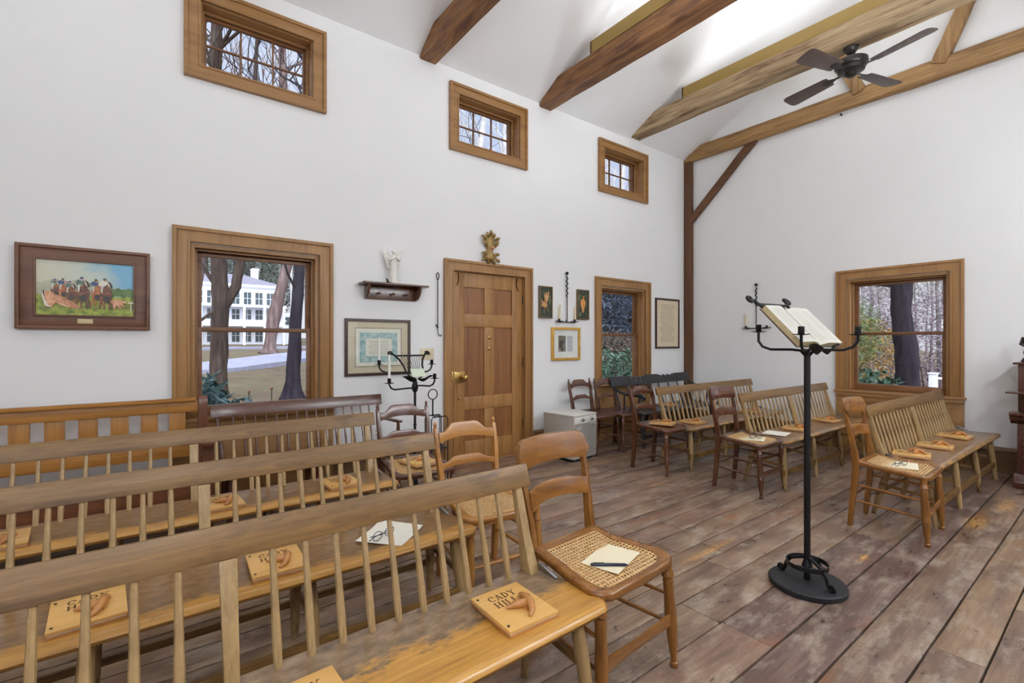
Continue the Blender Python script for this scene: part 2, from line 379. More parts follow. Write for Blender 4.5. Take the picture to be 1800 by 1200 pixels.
# baseboards
def base_board(name, segs, put, ax):
    mb = MB()
    for (a, b) in segs:
        rings = []
        for t in (a, b): rings.append([put(t, d, z) for d, z in ((0, 0), (.022, 0), (.022, .205), (.03, .21), (.03, .225), (.014, .245), (0, .25))])
        mb.loft(rings)
    return struct(mb.build(name, M['base' + ax]))
base_board('baseboard_left', [(XB, W1 - .57), (W1 + .57, DX - .577), (DX + .577, W2 - .57), (W2 + .57, 6.55)], lambda t, d, z: (t, YL - d, z), 'X')
base_board('baseboard_far', [(YR, WR - .575), (WR + .575, 4.12)], lambda t, d, z: (XE - d, t, z), 'Y')
base_board('baseboard_right', [(XB, XE - .04)], lambda t, d, z: (t, YR + d, z), 'X')
base_board('baseboard_back', [(YR + .04, YL - .04)], lambda t, d, z: (XB + d, t, z), 'Y')

# windows (local: x along wall, +y outwards, room side -y, z up from the floor)
def casing_rings(mb, x0, x1, z0, z1, w, bottom=True):
    mb.frame(x0, x1, z0, z1, .028, -.04, .0) if bottom else None
    if bottom:
        mb.frame(x0 + .026, x1 - .026, z0 + .026, z1 - .026, w - .026 - .014, -.026, .0)
        mb.frame(x0 + w - .016, x1 - w + .016, z0 + w - .016, z1 - w + .016, .016, -.032, .0)
    else:
        def U(o, w, d):
            pts = [(x0 + o, z0), (x0 + o, z1 - o), (x1 - o, z1 - o), (x1 - o, z0)]; ins = [(x0 + o + w, z0), (x0 + o + w, z1 - o - w), (x1 - o - w, z1 - o - w), (x1 - o - w, z0)]
            mb.loft([[(p[0], -d, p[1]), (p[0], 0, p[1]), (q[0], 0, q[1]), (q[0], -d, q[1])] for p, q in zip(pts, ins)])
        U(0, .028, .04); U(.026, w - .04, .026); U(w - .016, .016, .032)
def sash(mb, x0, x1, z0, z1, st, top, bot, y0, y1):
    mb.box(x0, x0 + st, y0, y1, z0, z1); mb.box(x1 - st, x1, y0, y1, z0, z1)
    mb.box(x0 + st, x1 - st, y0, y1, z1 - top, z1); mb.box(x0 + st, x1 - st, y0, y1, z0, z0 + bot)
def make_sash_window(name):
    r = bpy.data.objects.new(name, None); C.objects.link(r); struct(r)
    mb = MB(); casing_rings(mb, -.57, .57, .71, 2.135, .11, False); mb.build('casing', M['trimZ'], r, .004)
    mb = MB(); mb.box(-.46, -.43, .0, .2, .70, 2.02); mb.box(.43, .46, .0, .2, .70, 2.02); mb.box(-.43, .43, .0, .2, 1.99, 2.02); mb.box(-.43, .43, .09, .24, .685, .72)
    for s in (-1, 1):
        mb.box(s * .43, s * .412, .055, .075, .72, 1.99); mb.box(s * .43, s * .42, .118, .124, .72, 1.99)
    mb.box(-.412, .412, .055, .075, 1.975, 1.99)
    mb.build('jamb', M['trimZ'], r, .002)
    mb = MB(); sash(mb, -.43, .43, 1.36, 1.99, .05, .045, .035, .125, .158); o = mb.build('upper_sash', M['trimdX'], r, .003)
    mb = MB(); mb.box(-.38, .38, .14, .144, 1.395, 1.945); mb.build('pane', M['glass'], o)
    mb = MB(); sash(mb, -.43, .43, .72, 1.395, .05, .033, .07, .08, .115); o = mb.build('lower_sash', M['trimdX'], r, .003)
    mb = MB(); mb.box(-.38, .38, .096, .1, .79, 1.362); mb.build('pane', M['glass'], o)
    mb = MB(); mb.box(-.585, .585, -.055, .085, .685, .712); mb.build('stool', M['trimX'], r, .008)
    mb = MB(); mb.box(-.57, .57, -.012, .0, .0, .685); mb.frame(-.57, .57, .0, .685, .1, -.03, -.011, wb=.2); mb.frame(-.47, .47, .2, .585, .02, -.022, -.011); mb.box(-.57, .57, -.045, -.0, .645, .685)
    mb.build('apron_panel', M['trimX'], r, .003)
    return r
wp = make_sash_window('window_1'); wp.location = (W1, YL, 0)
def place_window(src, name, loc, rz):
    o = dup(src, loc, rz); o.name = name; return o
place_window(wp, 'window_2', (W2, YL, 0), 0)
place_window(wp, 'window_3', (XE, WR, 0), R(-90))
for i, c in enumerate((-.62, DX, W2)): place_window(wp, 'window_%d' % (7 + i), (c, YR, 0), R(180))
place_window(wp, 'window_13', (XB, WR, 0), R(90))
def make_clerestory(name):
    r = bpy.data.objects.new(name, None); C.objects.link(r); struct(r)
    mb = MB(); casing_rings(mb, -.507, .507, 3.253, 3.952, .107, True); mb.build('casing', M['trimX'], r, .004)
    mb = MB(); x, a, b = .4, 3.355, 3.85
    mb.box(-x, -x + .012, 0, .22, a, b); mb.box(x - .012, x, 0, .22, a, b); mb.box(-x, x, 0, .22, b - .012, b); mb.box(-x, x, 0, .24, a - .0, a + .012)
    mb.frame(-x + .01, x - .01, a + .01, b - .01, .02, .09, .115)
    mb.build('jamb', M['trimX'], r, .002)
    mb = MB(); mb.frame(-x + .012, x - .012, a + .012, b - .012, .034, .13, .165)
    for k in (-1, 1): mb.box(k * .118 - .006, k * .118 + .006, .135, .16, a + .045, b - .045)
    mb.box(-x + .045, x - .045, .136, .159, (a + b) / 2 - .006, (a + b) / 2 + .006)
    o = mb.build('sash', M['trimdX'], r, .002)
    mb = MB(); mb.box(-x + .044, x - .044, .146, .15, a + .044, b - .044); mb.build('pane', M['glass'], o)
    return r
cp = make_clerestory('window_4'); cp.location = (CL[0], YL, 0)
for i in (1, 2): place_window(cp, 'window_%d' % (4 + i), (CL[i], YL, 0), 0)
for i in range(3): place_window(cp, 'window_%d' % (10 + i), (CL[i], YR, 0), R(180))

# the six-panel pine door
r = bpy.data.objects.new('door_1', None); C.objects.link(r); struct(r); r.location = (DX, YL, 0)
mb = MB(); casing_rings(mb, -.577, .577, 0, 2.133, .113, False); mb.build('casing', M['trimZ'], r, .004)
mb = MB(); mb.box(-.475, -.46, 0, .2, 0, 2.03); mb.box(.46, .475, 0, .2, 0, 2.03); mb.box(-.46, .46, 0, .2, 2.015, 2.03); mb.box(-.475, .475, 0, .2, -.01, .012)
mb.build('jamb', M['trimZ'], r, .002)
leaf = MB()
leaf.box(-.457, -.315, .02, .06, .015, 2.012); leaf.box(.315, .457, .02, .06, .015, 2.012)
for a, b in ((.015, .23), (.56, .70), (1.44, 1.58), (1.86, 2.012)): leaf.box(-.315, .315, .02, .06, a, b)
for a, b in ((.23, .56), (.70, 1.44), (1.58, 1.86)): leaf.box(-.062, .062, .02, .06, a, b)
lf = leaf.build('leaf', M['doorZ'], r, .004)
for a, b in ((.23, .56), (.70, 1.44), (1.58, 1.86)):
    for s in (-1, 1):
        mb = MB(); x0, x1 = sorted((s * .062, s * .315)); mb.box(x0, x1, .036, .05, a, b); mb.build('panel', M['panel'], lf)
mb = MB(); mb.box(-.475, -.325, -.005, .022, .86, .97); mb.box(-.492, -.47, -.03, .02, .85, .98); mb.build('lock_box', M['brass'], r, .005)
mb = MB(); mb.M = Matrix.Translation((-.345, -.012, .91)) @ Matrix.Rotation(R(90), 4, 'X'); mb.lathe([(.012, -.02), (.012, .02), (.03, .03), (.034, .045), (.026, .06), (.005, .064)], 14); mb.build('knob', M['brass'], r)
for z in (1.33, 1.21):
    mb = MB(); mb.M = Matrix.Translation((.0, .02, z)) @ Matrix.Rotation(R(90), 4, 'X'); mb.lathe([(.02, 0), (.02, .006), (.012, .014), (.003, .016)], 12); mb.build('brass_stud', M['brass'], lf)
mb = MB(); mb.M = Matrix.Translation((-.38, .02, .69)) @ Matrix.Rotation(R(90), 4, 'X'); mb.lathe([(.018, 0), (.018, .006), (.01, .016), (.003, .018)], 12); mb.build('keyhole_knob', M['brass'], lf)
for s, x in ((-1, -.375), (1, .36)):
    mb = MB(); mb.tube([(x + s * .02, .017, 2.0), (x + s * .012, .015, 1.96), (x + s * .015, .015, 1.92), (x + s * .028, .015, 1.88), (x + s * .05, .017, 1.86)], [.016, .014, .012, .01, .004], 8, sq=.4); mb.build('iron_strap', plain('rusty_iron', srgb(92, 58, 34), .7, var=.3), lf)
for z in (.3, 1.0, 1.72):
    mb = MB(); mb.tube([(.463, .012, z), (.463, .012, z + .1)], .008, 8); mb.build('hinge', M['ironm'], r)

# ------------------------------------------------------------------ timbers
def hewn(name, mat, x0, x1, z0, z1, ya, yb, taper=True, seed=0, parent=None):
    """a hand hewn beam along Y, its wall end cut to the roof slope"""
    mb = MB(); n = 40; rings = []
    rr = random.Random(seed)
    for i in range(n + 1):
        y = ya + (yb - ya) * i / n
        q = lambda s: noise.noise(Vector((y * 1.7, seed * 5.3 + s, .3))) * .012 + noise.noise(Vector((y * 6, seed * 2.3 + s, 4))) * .004
        top = min(z1, z0 + .03 + (YL - y) * .9) if taper else z1
        if taper: top = min(top, z0 + .03 + (y - YR) * .9)
        top = max(top, z0 + .03); c = .014
        a, b, lo, hi = x0 + q(1), x1 + q(2), z0 + q(3), top + q(4) * (1 if top >= z1 else .2)
        rings.append([(a + c, y, lo), (b - c, y, lo), (b, y, lo + c), (b, y, hi - c), (b - c, y, hi), (a + c, y, hi), (a, y, hi - c), (a, y, lo + c)])
    mb.loft(rings); return mb.build(name, mat, parent, ang=30)
beams = [(-.98, .19, 4.06, 'beam'), (.585, .18, 4.06, 'beam'), (2.16, .18, 4.06, 'beam'), (3.70, .20, 4.06, 'beam'), (5.34, .20, 4.11, 'beaml')]
blab = {2: 'short visible end of the reddish hewn tie beam nearest the camera', 3: 'reddish brown hewn tie beam between the two others under the ceiling', 4: 'pale weathered hewn tie beam that carries the ceiling fan',
        0: 'hewn tie beam behind the camera near the back wall', 1: 'hewn tie beam overhead above the horse race painting'}
LIGHTS = []
for i, (x, w, z, m) in enumerate(beams):
    t = thing('tie_beam', blab[i], 'beam', (x, 0, 0))
    hewn('timber', M[m + 'Y'], -w / 2, w / 2, z, z + .225, YL - .002, YR + .002, True, i + 3, t)
    mb = MB(); a, b = 3.43, -.18
    for s in (-1, 1): mb.box(s * (w / 2 - .022), s * (w / 2 - .004), b, a, z + .215, z + .345)
    mb.box(-w / 2 + .004, w / 2 - .004, a - .018, a, z + .215, z + .345); mb.box(-w / 2 + .004, w / 2 - .004, b, b + .018, z + .215, z + .345)
    mb.build('cove_board', M['cove'], t, .002)
    LIGHTS.append((x, z + .3, w))
# end wall frame: beam, corner post, brace, struts
t = hewn('wall_beam', M['beamgY'], 6.545, XE + .0, 4.05, 4.255, YL - .002, YR + .002, True, 21); tag(t, 'golden hewn tie beam lying flat along the far gable wall', 'beam')
mb = MB(); n = 30; rings = []
for i in range(n + 1):
    z = 4.1 * i / n; q = lambda s: noise.noise(Vector((z * 1.9, 31 + s, 0))) * .007
    rings.append([(6.545 + q(1), YL - .125 + q(2), z), (XE - .001, YL - .125 + q(2), z), (XE - .001, YL - .001, z), (6.545 + q(3), YL - .001, z)])
mb.loft(rings); tag(mb.build('corner_post', M['postZ'], None, .008), 'dark brown timber post standing in the corner of the two white walls', 'post')
def timber(name, a, b, w, h, m, lab, seed):
    mb = MB(); a = Vector(a); b = Vector(b); t = (b - a).normalized(); s = Vector((1, 0, 0)); u = t.cross(s).normalized(); rings = []
    for i in range(13):
        p = a.lerp(b, i / 12); q = lambda k: noise.noise(Vector((i * .5, seed + k, 0))) * .008
        rings.append([p - s * (w / 2) - u * (h / 2 + q(1)), p + s * w / 2 - u * (h / 2 + q(1)), p + s * w / 2 + u * (h / 2 + q(2)), p - s * (w / 2) + u * (h / 2 + q(2))])
    mb.loft(rings); return tag(mb.build(name, M[m], None, .006), lab, 'timber brace')
timber('knee_brace', (6.58, 4.15, 3.14), (6.58, 3.13, 4.12), .06, .1, 'postY', 'dark diagonal knee brace between corner post and wall beam', 5)
timber('roof_strut', (6.57, 1.95, 4.20), (6.57, 2.32, 5.08), .08, .13, 'beamgZ', 'golden slanting roof strut partly hidden behind the ceiling fan', 9)
timber('roof_strut', (6.57, 1.26, 4.20), (6.57, .90, 5.08), .08, .13, 'beamgZ', 'golden slanting roof strut right of the ceiling fan, cut by the top edge', 14)
# ------------------------------------------------------------------ spindle benches
def make_bench(label, midw, group, seat='seat'):
    t = thing('spindle_bench', label, 'bench', group=group)
    HL = 1.03; SZ = .43
    # seat: rolled front edge, scooped, rising slightly at the back
    prof = [(-.055, SZ - .012), (-.06, SZ + .002), (-.10, SZ - .001), (-.18, SZ - .008), (-.28, SZ - .008), (-.36, SZ - .001), (-.392, SZ + .001), (-.41, SZ - .006), (-.416, SZ - .02), (-.408, SZ - .034), (-.39, SZ - .04), (-.2, SZ - .038), (-.06, SZ - .034)]
    mb = MB(); rings = []
    for x, k in ((-HL, .9), (-HL + .012, .97), (-HL + .03, 1), (0, 1), (HL - .03, 1), (HL - .012, .97), (HL, .9)):
        cy = -.235; rings.append([(x, cy + (p[0] - cy) * k, SZ - .018 + (p[1] - SZ + .018) * (k if k == 1 else k * .8)) for p in prof])
    mb.loft(rings); mb.build('seat', M[seat], t, ang=50)
    lean = lambda z: -.095 + .27 * (z - SZ)
    # back rail
    mb = MB(); z0, z1 = .72, .802; th = .02; rings = []
    for i in range(9):
        x = -1.02 + 2.04 * i / 8; rings.append([(x, lean(z0) - .005, z0), (x, lean(z0) + th, z0 - .002), (x, lean(z1) + th - .004, z1 - .002), (x, lean(z1), z1)])
    mb.loft(rings); mb.build('back_rail', M['benchX'], t, .004)
    for s in (-1, 1):
        mb = MB(); rings = []
        for z, w, d in ((SZ - .01, .048, .07), (SZ + .04, .042, .05), (.55, .036, .036), (.72, .032, .028), (.79, .03, .02)):
            y = lean(z) + .016; x = s * .965
            rings.append([(x - w / 2, y - d / 2, z), (x + w / 2, y - d / 2, z), (x + w / 2, y + d / 2, z), (x - w / 2, y + d / 2, z)])
        mb.loft(rings); mb.build('end_post', M['benchZ'], t, .005)
        mb = MB(); mb.bar((s * .965 + s * .022, lean(SZ) - .01, SZ + .02), (s * .965 + s * .03, lean(SZ) - .1, SZ + .003), .012, .03, h2=.006); mb.build('iron_bracket', M['chrome'], t, .001)
    mb = MB(); rings = []
    for z, w in ((SZ - .01, midw * .8), (.718, midw)):
        y = lean(z) + .012; rings.append([(-w / 2, y - .012, z), (w / 2, y - .012, z), (w / 2, y + .012, z), (-w / 2, y + .012, z)])
    mb.loft(rings); mb.build('middle_post', M['benchZ'], t, .004)
    mb = MB(); mb.turn((0, lean(SZ) + .012, SZ - .012), (0, lean(.72) + .012, .72), [(0, .0105), (.25, .012), (.7, .0095), (1, .008)], 8)
    proto = mb.build('spindle', M['benchZ'], t)
    first = True
    for s in (-1, 1):
        for i in range(10):
            x = s * (midw / 2 + (.95 - midw / 2) * (i + 1) / 11)
            o = proto if first else proto.copy()
            if not first: C.objects.link(o); o.parent = t
            first = False; o.location = (x, 0, 0)
    fx = (-.98, -.33, .33, .98)
    def legs(y0, y1, nm):
        for x in fx:
            mb = MB(); spl = .045 * (x / .98)
            mb.turn((x - spl, y0, SZ - .03), (x, y1, 0), [(0, .019), (.3, .024), (.7, .021), (1, .015)], 10); mb.build('leg', M['benchZ'], t)
    legs(-.345, -.385, 'f'); legs(-.12, -.03, 'b')
    mb = MB(); mb.box(-1.0, 1.0, -.385, -.365, .115, .165); mb.build('foot_rail', M['benchX'], t, .004)
    mb = MB(); mb.box(-1.0, 1.0, -.068, -.052, .15, .18); mb.build('rear_rail', M['benchX'], t, .004)
    for x in fx:
        mb = MB(); mb.bar((x, -.37, .2), (x, -.065, .23), .016, .022); mb.build('stretcher', M['benchY'], t, .003)
    return t
bA = make_bench('nearest spindle bench, in the bottom left corner of the room', .042, 'spindle benches left of the aisle')
bA.location = (.148, 1.432, 0); bA.rotation_euler = (0, 0, R(.9))
bB = dup(bA, (.15, 2.235, 0), 0, 'second spindle bench from the front on the left, a paper sheet on its seat')
bC = dup(bA, (.165, 3.145, 0), R(-.8), 'third spindle bench on the left, just before the slatted settle')
for b in (bB, bC):
    o = [c for c in b.children if c.name.startswith('seat')][0]; o.data = o.data.copy(); o.data.materials[0] = M['seatd']
gr = 'spindle benches right of the aisle'
bE = make_bench('spindle bench right of the tall iron lectern, three boards on its seat', .11, gr, 'seate'); bE.location = (5.27, 1.20, 0); bE.rotation_euler = (0, 0, R(-1.2))
bD = dup(bE, (5.33, 2.22, 0), 0, 'spindle bench behind the tall lectern pole, glare on its back rail', gr)
bF = dup(bE, (5.22, 3.05, 0), 0, 'rearmost spindle bench on the right, before the black settee', gr)

# oak slatted settle against the left wall
t = thing('slatted_settle', 'golden oak settle with wide back slats under the horse race painting', 'settle', (0, 3.98, 0))
mb = MB(); mb.box(-2.0, .24, -.015, .02, .795, .868); mb.build('top_rail', M['oakX'], t, .005)
mb = MB(); mb.ext([(-.035, .868), (.03, .868), (.032, .882), (.02, .892), (-.02, .892), (-.037, .88)], 'X', -2.0, .22); mb.build('cap_rail', M['oakX'], t, .002)
mb = MB(); mb.box(-2.0, .24, -.012, .018, .49, .57); mb.build('lower_rail', M['oakX'], t, .005)
for i in range(14):
    x = .115 - i * .153
    mb = MB(); mb.box(x - .046, x + .046, .0, .016, .56, .80); mb.build('slat', M['oakZ'], t, .003)
for x in (.262, -2.02):
    mb = MB(); rings = []
    for z, y0, y1 in ((0, -.04, .03), (.43, -.04, .03), (.7, -.03, .03), (.85, -.035, .032), (.885, -.03, .03), (.9, -.012, .016)): rings.append([(x - .028, y0, z), (x + .028, y0, z), (x + .028, y1, z), (x - .028, y1, z)])
    mb.loft(rings); mb.build('end_post', M['walnutZ'], t, .008)
    mb = MB(); mb.box(x - .028, x + .028, -.46, -.41, 0, .62); mb.build('front_post', M['walnutZ'], t, .006)
    mb = MB(); mb.box(x - .035, x + .035, -.48, -.02, .62, .65); mb.build('arm', M['walnutY'], t, .008)
mb = MB(); mb.box(-2.0, .24, -.46, -.03, .40, .43); mb.build('seat', M['walnutX'], t, .008)
mb = MB(); mb.box(-2.0, .24, -.45, -.43, .30, .40); mb.build('apron', M['walnutX'], t, .003)
mb = MB(); mb.box(-2.0, .24, .0, .02, .10, .30); mb.build('rear_board', M['walnutX'], t, .003)

# dark thin-spindled settee under the big window
t = thing('spindle_settee', 'dark red settee with thin spindles in front of the wide left window', 'settee', (.95, 4.0, 0))
mb = MB(); rings = []
for i in range(7):
    x = -.64 + 1.27 * i / 6; rings.append([(x, -.012, .738), (x, .012, .738), (x, .034, .822), (x, .012, .824)])
mb.loft(rings); mb.build('back_rail', M['redX'], t, .004)
mb = MB(); mb.ext([(-.47, .41), (-.44, .432), (-.3, .42), (-.05, .43), (-.04, .4), (-.45, .395)], 'X', -.63, .63); mb.build('seat', M['redX'], t, .004)
for s in (-1, 1):
    mb = MB(); mb.turn((s * .575, -.09, .41), (s * .6, .012, .75), [(0, .018), (.5, .016), (1, .012)], 8); mb.build('end_post', M['redZ'], t)
mb = MB(); mb.turn((0, -.09, .42), (0, .008, .745), [(0, .008), (.3, .009), (1, .006)], 7); pr = mb.build('spindle', M['redZ'], t)
for i in range(15):
    o = pr if i == 0 else pr.copy()
    if i: C.objects.link(o); o.parent = t
    o.location = (-.5 + i * .0725, 0, 0)
for x in (-.55, 0, .55):
    for y0, y1 in ((-.38, -.42), (-.1, -.04)):
        mb = MB(); mb.turn((x, y0, .41), (x * 1.04, y1, 0), [(0, .016), (.3, .022), (1, .014)], 8); mb.build('leg', M['redZ'], t)
mb = MB(); mb.bar((-.56, -.41, .14), (.56, -.41, .14), .018, .02); mb.build('foot_rail', M['redX'], t)
mb = MB(); mb.bar((.62, -.0, .62), (.62, -.42, .64), .04, .022); mb.build('arm', M['redY'], t, .006)
mb = MB(); mb.turn((.62, -.38, .42), (.62, -.38, .63), [(0, .014), (.5, .018), (1, .012)], 8); mb.build('arm_post', M['redZ'], t)

# black settee with scalloped crest by the corner post
t = thing('black_settee', 'black settee with notched crest rail below the narrow window', 'settee', (5.46, 4.02, 0))
mb = MB(); HL = .86
top = []
def crest(x):
    z = .835
    for c in (-.33, .33):
        d = x - c
        if abs(d) < .2: z -= .022 + .012 * math.cos(d * 2 * PI / .1) - (.012 if abs(d) > .16 else 0)
    return z
n = 110; rings = []
for i in range(n + 1):
    x = -HL + 2 * HL * i / n; rings.append([(x, -.016, .715), (x, .008, .715), (x, .04, crest(x)), (x, .018, crest(x))])
mb.loft(rings); mb.build('crest_rail', M['black'], t, .002)
mb = MB(); mb.ext([(-.5, .42), (-.47, .445), (-.3, .425), (-.05, .44), (-.04, .405), (-.46, .4)], 'X', -HL, HL); mb.build('seat', M['black'], t, .006)
mb = MB(); mb.turn((0, -.1, .43), (0, .0, .72), [(0, .012), (.4, .013), (1, .008)], 8); pr = mb.build('spindle', M['black'], t)
for i in range(8):
    o = pr if i == 0 else pr.copy()
    if i: C.objects.link(o); o.parent = t
    o.location = (-.78 + i * .223, 0, 0)
for s in (-1, 1):
    mb = MB(); x = s * .84
    mb.tube([(x, -.005, .72), (x, -.1, .665), (x, -.22, .635), (x, -.36, .638), (x, -.46, .64), (x, -.50, .615), (x, -.495, .585)], [.014, .017, .02, .023, .026, .022, .012], 10, sq=1.0); mb.build('arm', M['black'], t)
    for y in (-.2, -.31, -.43):
        mb = MB(); mb.turn((x, y * .9 - .02, .43), (x, y, .64), [(0, .01), (.5, .012), (1, .009)], 8); mb.build('arm_spindle', M['black'], t)
for x in (-.76, -.25, .25, .76):
    for y0, y1 in ((-.4, -.45), (-.12, -.04)):
        mb = MB(); mb.turn((x, y0, .42), (x * 1.04, y1, 0), [(0, .018), (.3, .024), (1, .014)], 8); mb.build('leg', M['black'], t)
mb = MB(); mb.bar((-.78, -.43, .13), (.78, -.43, .13), .02, .04); mb.build('foot_rail', M['black'], t, .004)

# ------------------------------------------------------------------ chairs
def crest_board(mb, w, z0, z1, yfun, curve, th, top=None, bot=None, n=16, roundc=0):
    """curved back board between x=-w/2..w/2; yfun(z) back lean, curve = bow depth"""
    rings = []
    for i in range(n + 1):
        u = -1 + 2 * i / n; x = u * w / 2; bow = curve * (1 - u * u)
        zt = z1 + (top(u) if top else 0); zb = z0 + (bot(u) if bot else 0)
        if roundc and abs(u) > 1 - roundc: k = (abs(u) - 1 + roundc) / roundc; d = (zt - zb) * (1 - math.sqrt(max(0, 1 - k * k))) * .5; zt -= d * 1.0; zb += d * .7
        rings.append([(x, yfun(zb) + bow - th / 2, zb), (x, yfun(zb) + bow + th / 2, zb), (x, yfun((zb + zt) / 2) + bow + th / 2, (zb + zt) / 2), (x, yfun(zt) + bow + th / 2, zt), (x, yfun(zt) + bow - th / 2, zt), (x, yfun((zb + zt) / 2) + bow - th / 2, (zb + zt) / 2)])
    return mb.loft(rings)
def make_chair(label, style, w, group=None, loc=(0, 0, 0), rz=0, cane=True):
    """style 'broad' = wide rolled crest board, 'arch' = ladder back with arched rails between finial posts"""
    t = thing('side_chair', label, 'chair', loc, rz, group)
    X, Y, Z = M[w + 'X'], M[w + 'Y'], M[w + 'Z']
    SZ = .445; H = .87 if style == 'broad' else .82
    fw, bw = (.23, .18) if style == 'broad' else (.215, .175)
    yb = lambda z: .175 + max(0, z - SZ) * .14 + max(0, z - .62) * .08
    # seat frame with a dished top, rounded plan
    outl = [(-bw - .01, .175), (-bw - .012, .08), (-fw + .006, -.06), (-fw - .008, -.15), (-fw + .01, -.19), (-fw + .05, -.208), (0, -.215)]
    outl = outl + [(-p[0], p[1]) for p in reversed(outl[:-1])]
    cy = -.02; rings = []
    def ring(k, z, off=0):
        pts = []
        for p in outl:
            dz = .0
            dz = .02 * max(0, (p[1] - .02) / .16) ** 1.5 - .012 * max(0, (-p[1] - .15) / .06)
            pts.append((p[0] * k, cy + (p[1] - cy) * k, z + dz))
        return pts
    prof = [(.97, SZ - .032), (1.0, SZ - .02), (1.0, SZ - .008), (.975, SZ), (.86, SZ - .001), (.80, SZ - .006), (.80, SZ - .03)]
    mb = MB(); mb.loft([ring(k, z) for k, z in prof], close=True); mb.build('seat_frame', X, t, ang=60)
    mb = MB(); rg = ring(.815, SZ - .008); mb.loft([rg, ring(.815, SZ - .0105)]); mb.build('cane_seat' if cane else 'woven_seat', M['cane'] if cane else X, t)
    for s in (-1, 1):
        mb = MB(); rings = []
        for z, d, wd in ((0, .03, .026), (.2, .036, .03), (.40, .042, .03), (SZ + .02, .044, .028), (.56, .036, .026), (.7, .03, .024), (H - .06, .024, .022), (H - .02, .02, .02)):
            y = yb(z) + .012 + (.035 * (1 - z / .4) if z < .4 else 0); x = s * (bw + .0 + (.012 if z > .6 else 0))
            rings.append([(x - wd / 2, y - d / 2, z), (x + wd / 2, y - d / 2, z), (x + wd / 2, y + d / 2, z), (x - wd / 2, y + d / 2, z)])
        if style == 'arch':
            pass
        mb.loft(rings)
        if style == 'arch':
            x = s * (bw + .012); y = yb(H) + .01; mb.lathe([(.006, H - .03), (.009, H - .018), (.007, H - .01), (.011, H), (.006, H + .012), (.001, H + .016)], 8, (x, y, 0))
        mb.build('back_post', Z, t, .006)
        mb = MB(); a = (s * (fw - .022), -.175, SZ - .02); b = (s * (fw - .005), -.2, 0)
        mb.turn(a, b, [(0, .021), (.06, .019), (.1, .017), (.12, .022), (.16, .024), (.18, .018), (.21, .0215), (.24, .019), (.27, .021), (.30, .0195), (.5, .0235), (.62, .022), (.63, .024), (.65, .022), (.78, .019), (.9, .0125), (.945, .012), (.955, .016), (.985, .0165), (1, .012)], 14); mb.build('front_leg', Z, t)
        for z, y0, r in ((.17, -.187, .0085), (.28, -.183, .0085)):
            mb = MB(); mb.turn((s * (fw - .012), y0, z), (s * bw, .2, z + .015), [(0, r * .8), (.5, r * 1.15), (1, r * .8)], 8); mb.build('side_stretcher', Y, t)
    mb = MB(); mb.turn((-bw, .2, .22), (bw, .2, .22), [(0, .007), (.5, .009), (1, .007)], 8); mb.build('rear_stretcher', X, t)
    if style == 'broad':
        mb = MB(); rings = []
        for i in range(9):
            u = -1 + i / 4; x = u * (fw - .02); hh = .024 - .004 * (1 - u * u)
            rings.append([(x, -.199, .19 - hh), (x, -.188, .19 - hh), (x, -.188, .19 + hh), (x, -.199, .19 + hh)])
        mb.loft(rings); mb.build('front_stretcher', X, t, .003)
        mb = MB(); crest_board(mb, .425, H - .118, H, lambda z: yb(z) - .006, .042, .02, top=lambda u: .006 * (1 - u * u), bot=lambda u: .012 * (1 - u * u), n=24, roundc=.2); mb.build('crest_rail', X, t, .005, ang=50)
        mb = MB(); crest_board(mb, .35, .60, .672, lambda z: yb(z), .038, .014, top=lambda u: .012 * (1 - u * u), bot=lambda u: .012 * (1 - u * u)); mb.build('middle_rail', X, t, .003)
    else:
        mb = MB(); mb.turn((-fw + .01, -.192, .2), (fw - .01, -.192, .2), [(0, .008), (.3, .009), (.46, .014), (.5, .010), (.54, .014), (.7, .009), (1, .008)], 10); mb.build('front_stretcher', X, t)
        def arch(u):
            a = abs(u); return .046 if a < .42 else .046 * .5 * (1 + math.cos(PI * (a - .42) / .38)) if a < .8 else 0
        mb = MB(); crest_board(mb, .345, H - .10, H - .045, lambda z: yb(z) + .004, .022, .016, top=arch, bot=lambda u: .022 * (1 - u * u)); mb.build('crest_rail', X, t, .003)
        mb = MB(); crest_board(mb, .345, .575, .61, lambda z: yb(z) + .006, .022, .014, top=lambda u: arch(u) * .6, bot=lambda u: .018 * (1 - u * u)); mb.build('middle_rail', X, t, .003)
    return t
chL = make_chair('nearest honey coloured cane chair, beside the front bench', 'broad', 'maple', loc=(1.395, 1.285, 0), rz=R(4))
chO = make_chair('honey coloured chair at the end of the bench right of the lectern', 'broad', 'maple', loc=(4.06, .995, 0), rz=R(2))
chN = make_chair('dark broad-crested chair left of the tall lectern pole', 'broad', 'red', loc=(4.15, 2.05, 0), rz=R(2), cane=True)
chK = make_chair('golden cane chair with arched rails in front of the door', 'arch', 'gold', loc=(1.405, 2.085, 0), rz=R(-4))
chJ = make_chair('dark red arched-back chair below the small iron lectern', 'arch', 'red', loc=(1.43, 3.0, 0), rz=R(-3), cane=True)
chM = make_chair('dark arched-back chair with a board, end of the rearmost right bench', 'arch', 'red', loc=(4.08, 2.90, 0), rz=R(2), cane=False)
chP = make_chair('dark red chair right behind the white heater', 'arch', 'red', loc=(4.15, 3.87, 0), rz=R(3), cane=False)
chQ = make_chair('dark red chair between the heater chair and the black settee', 'arch', 'red', loc=(4.52, 3.80, 0), rz=R(4), cane=False)

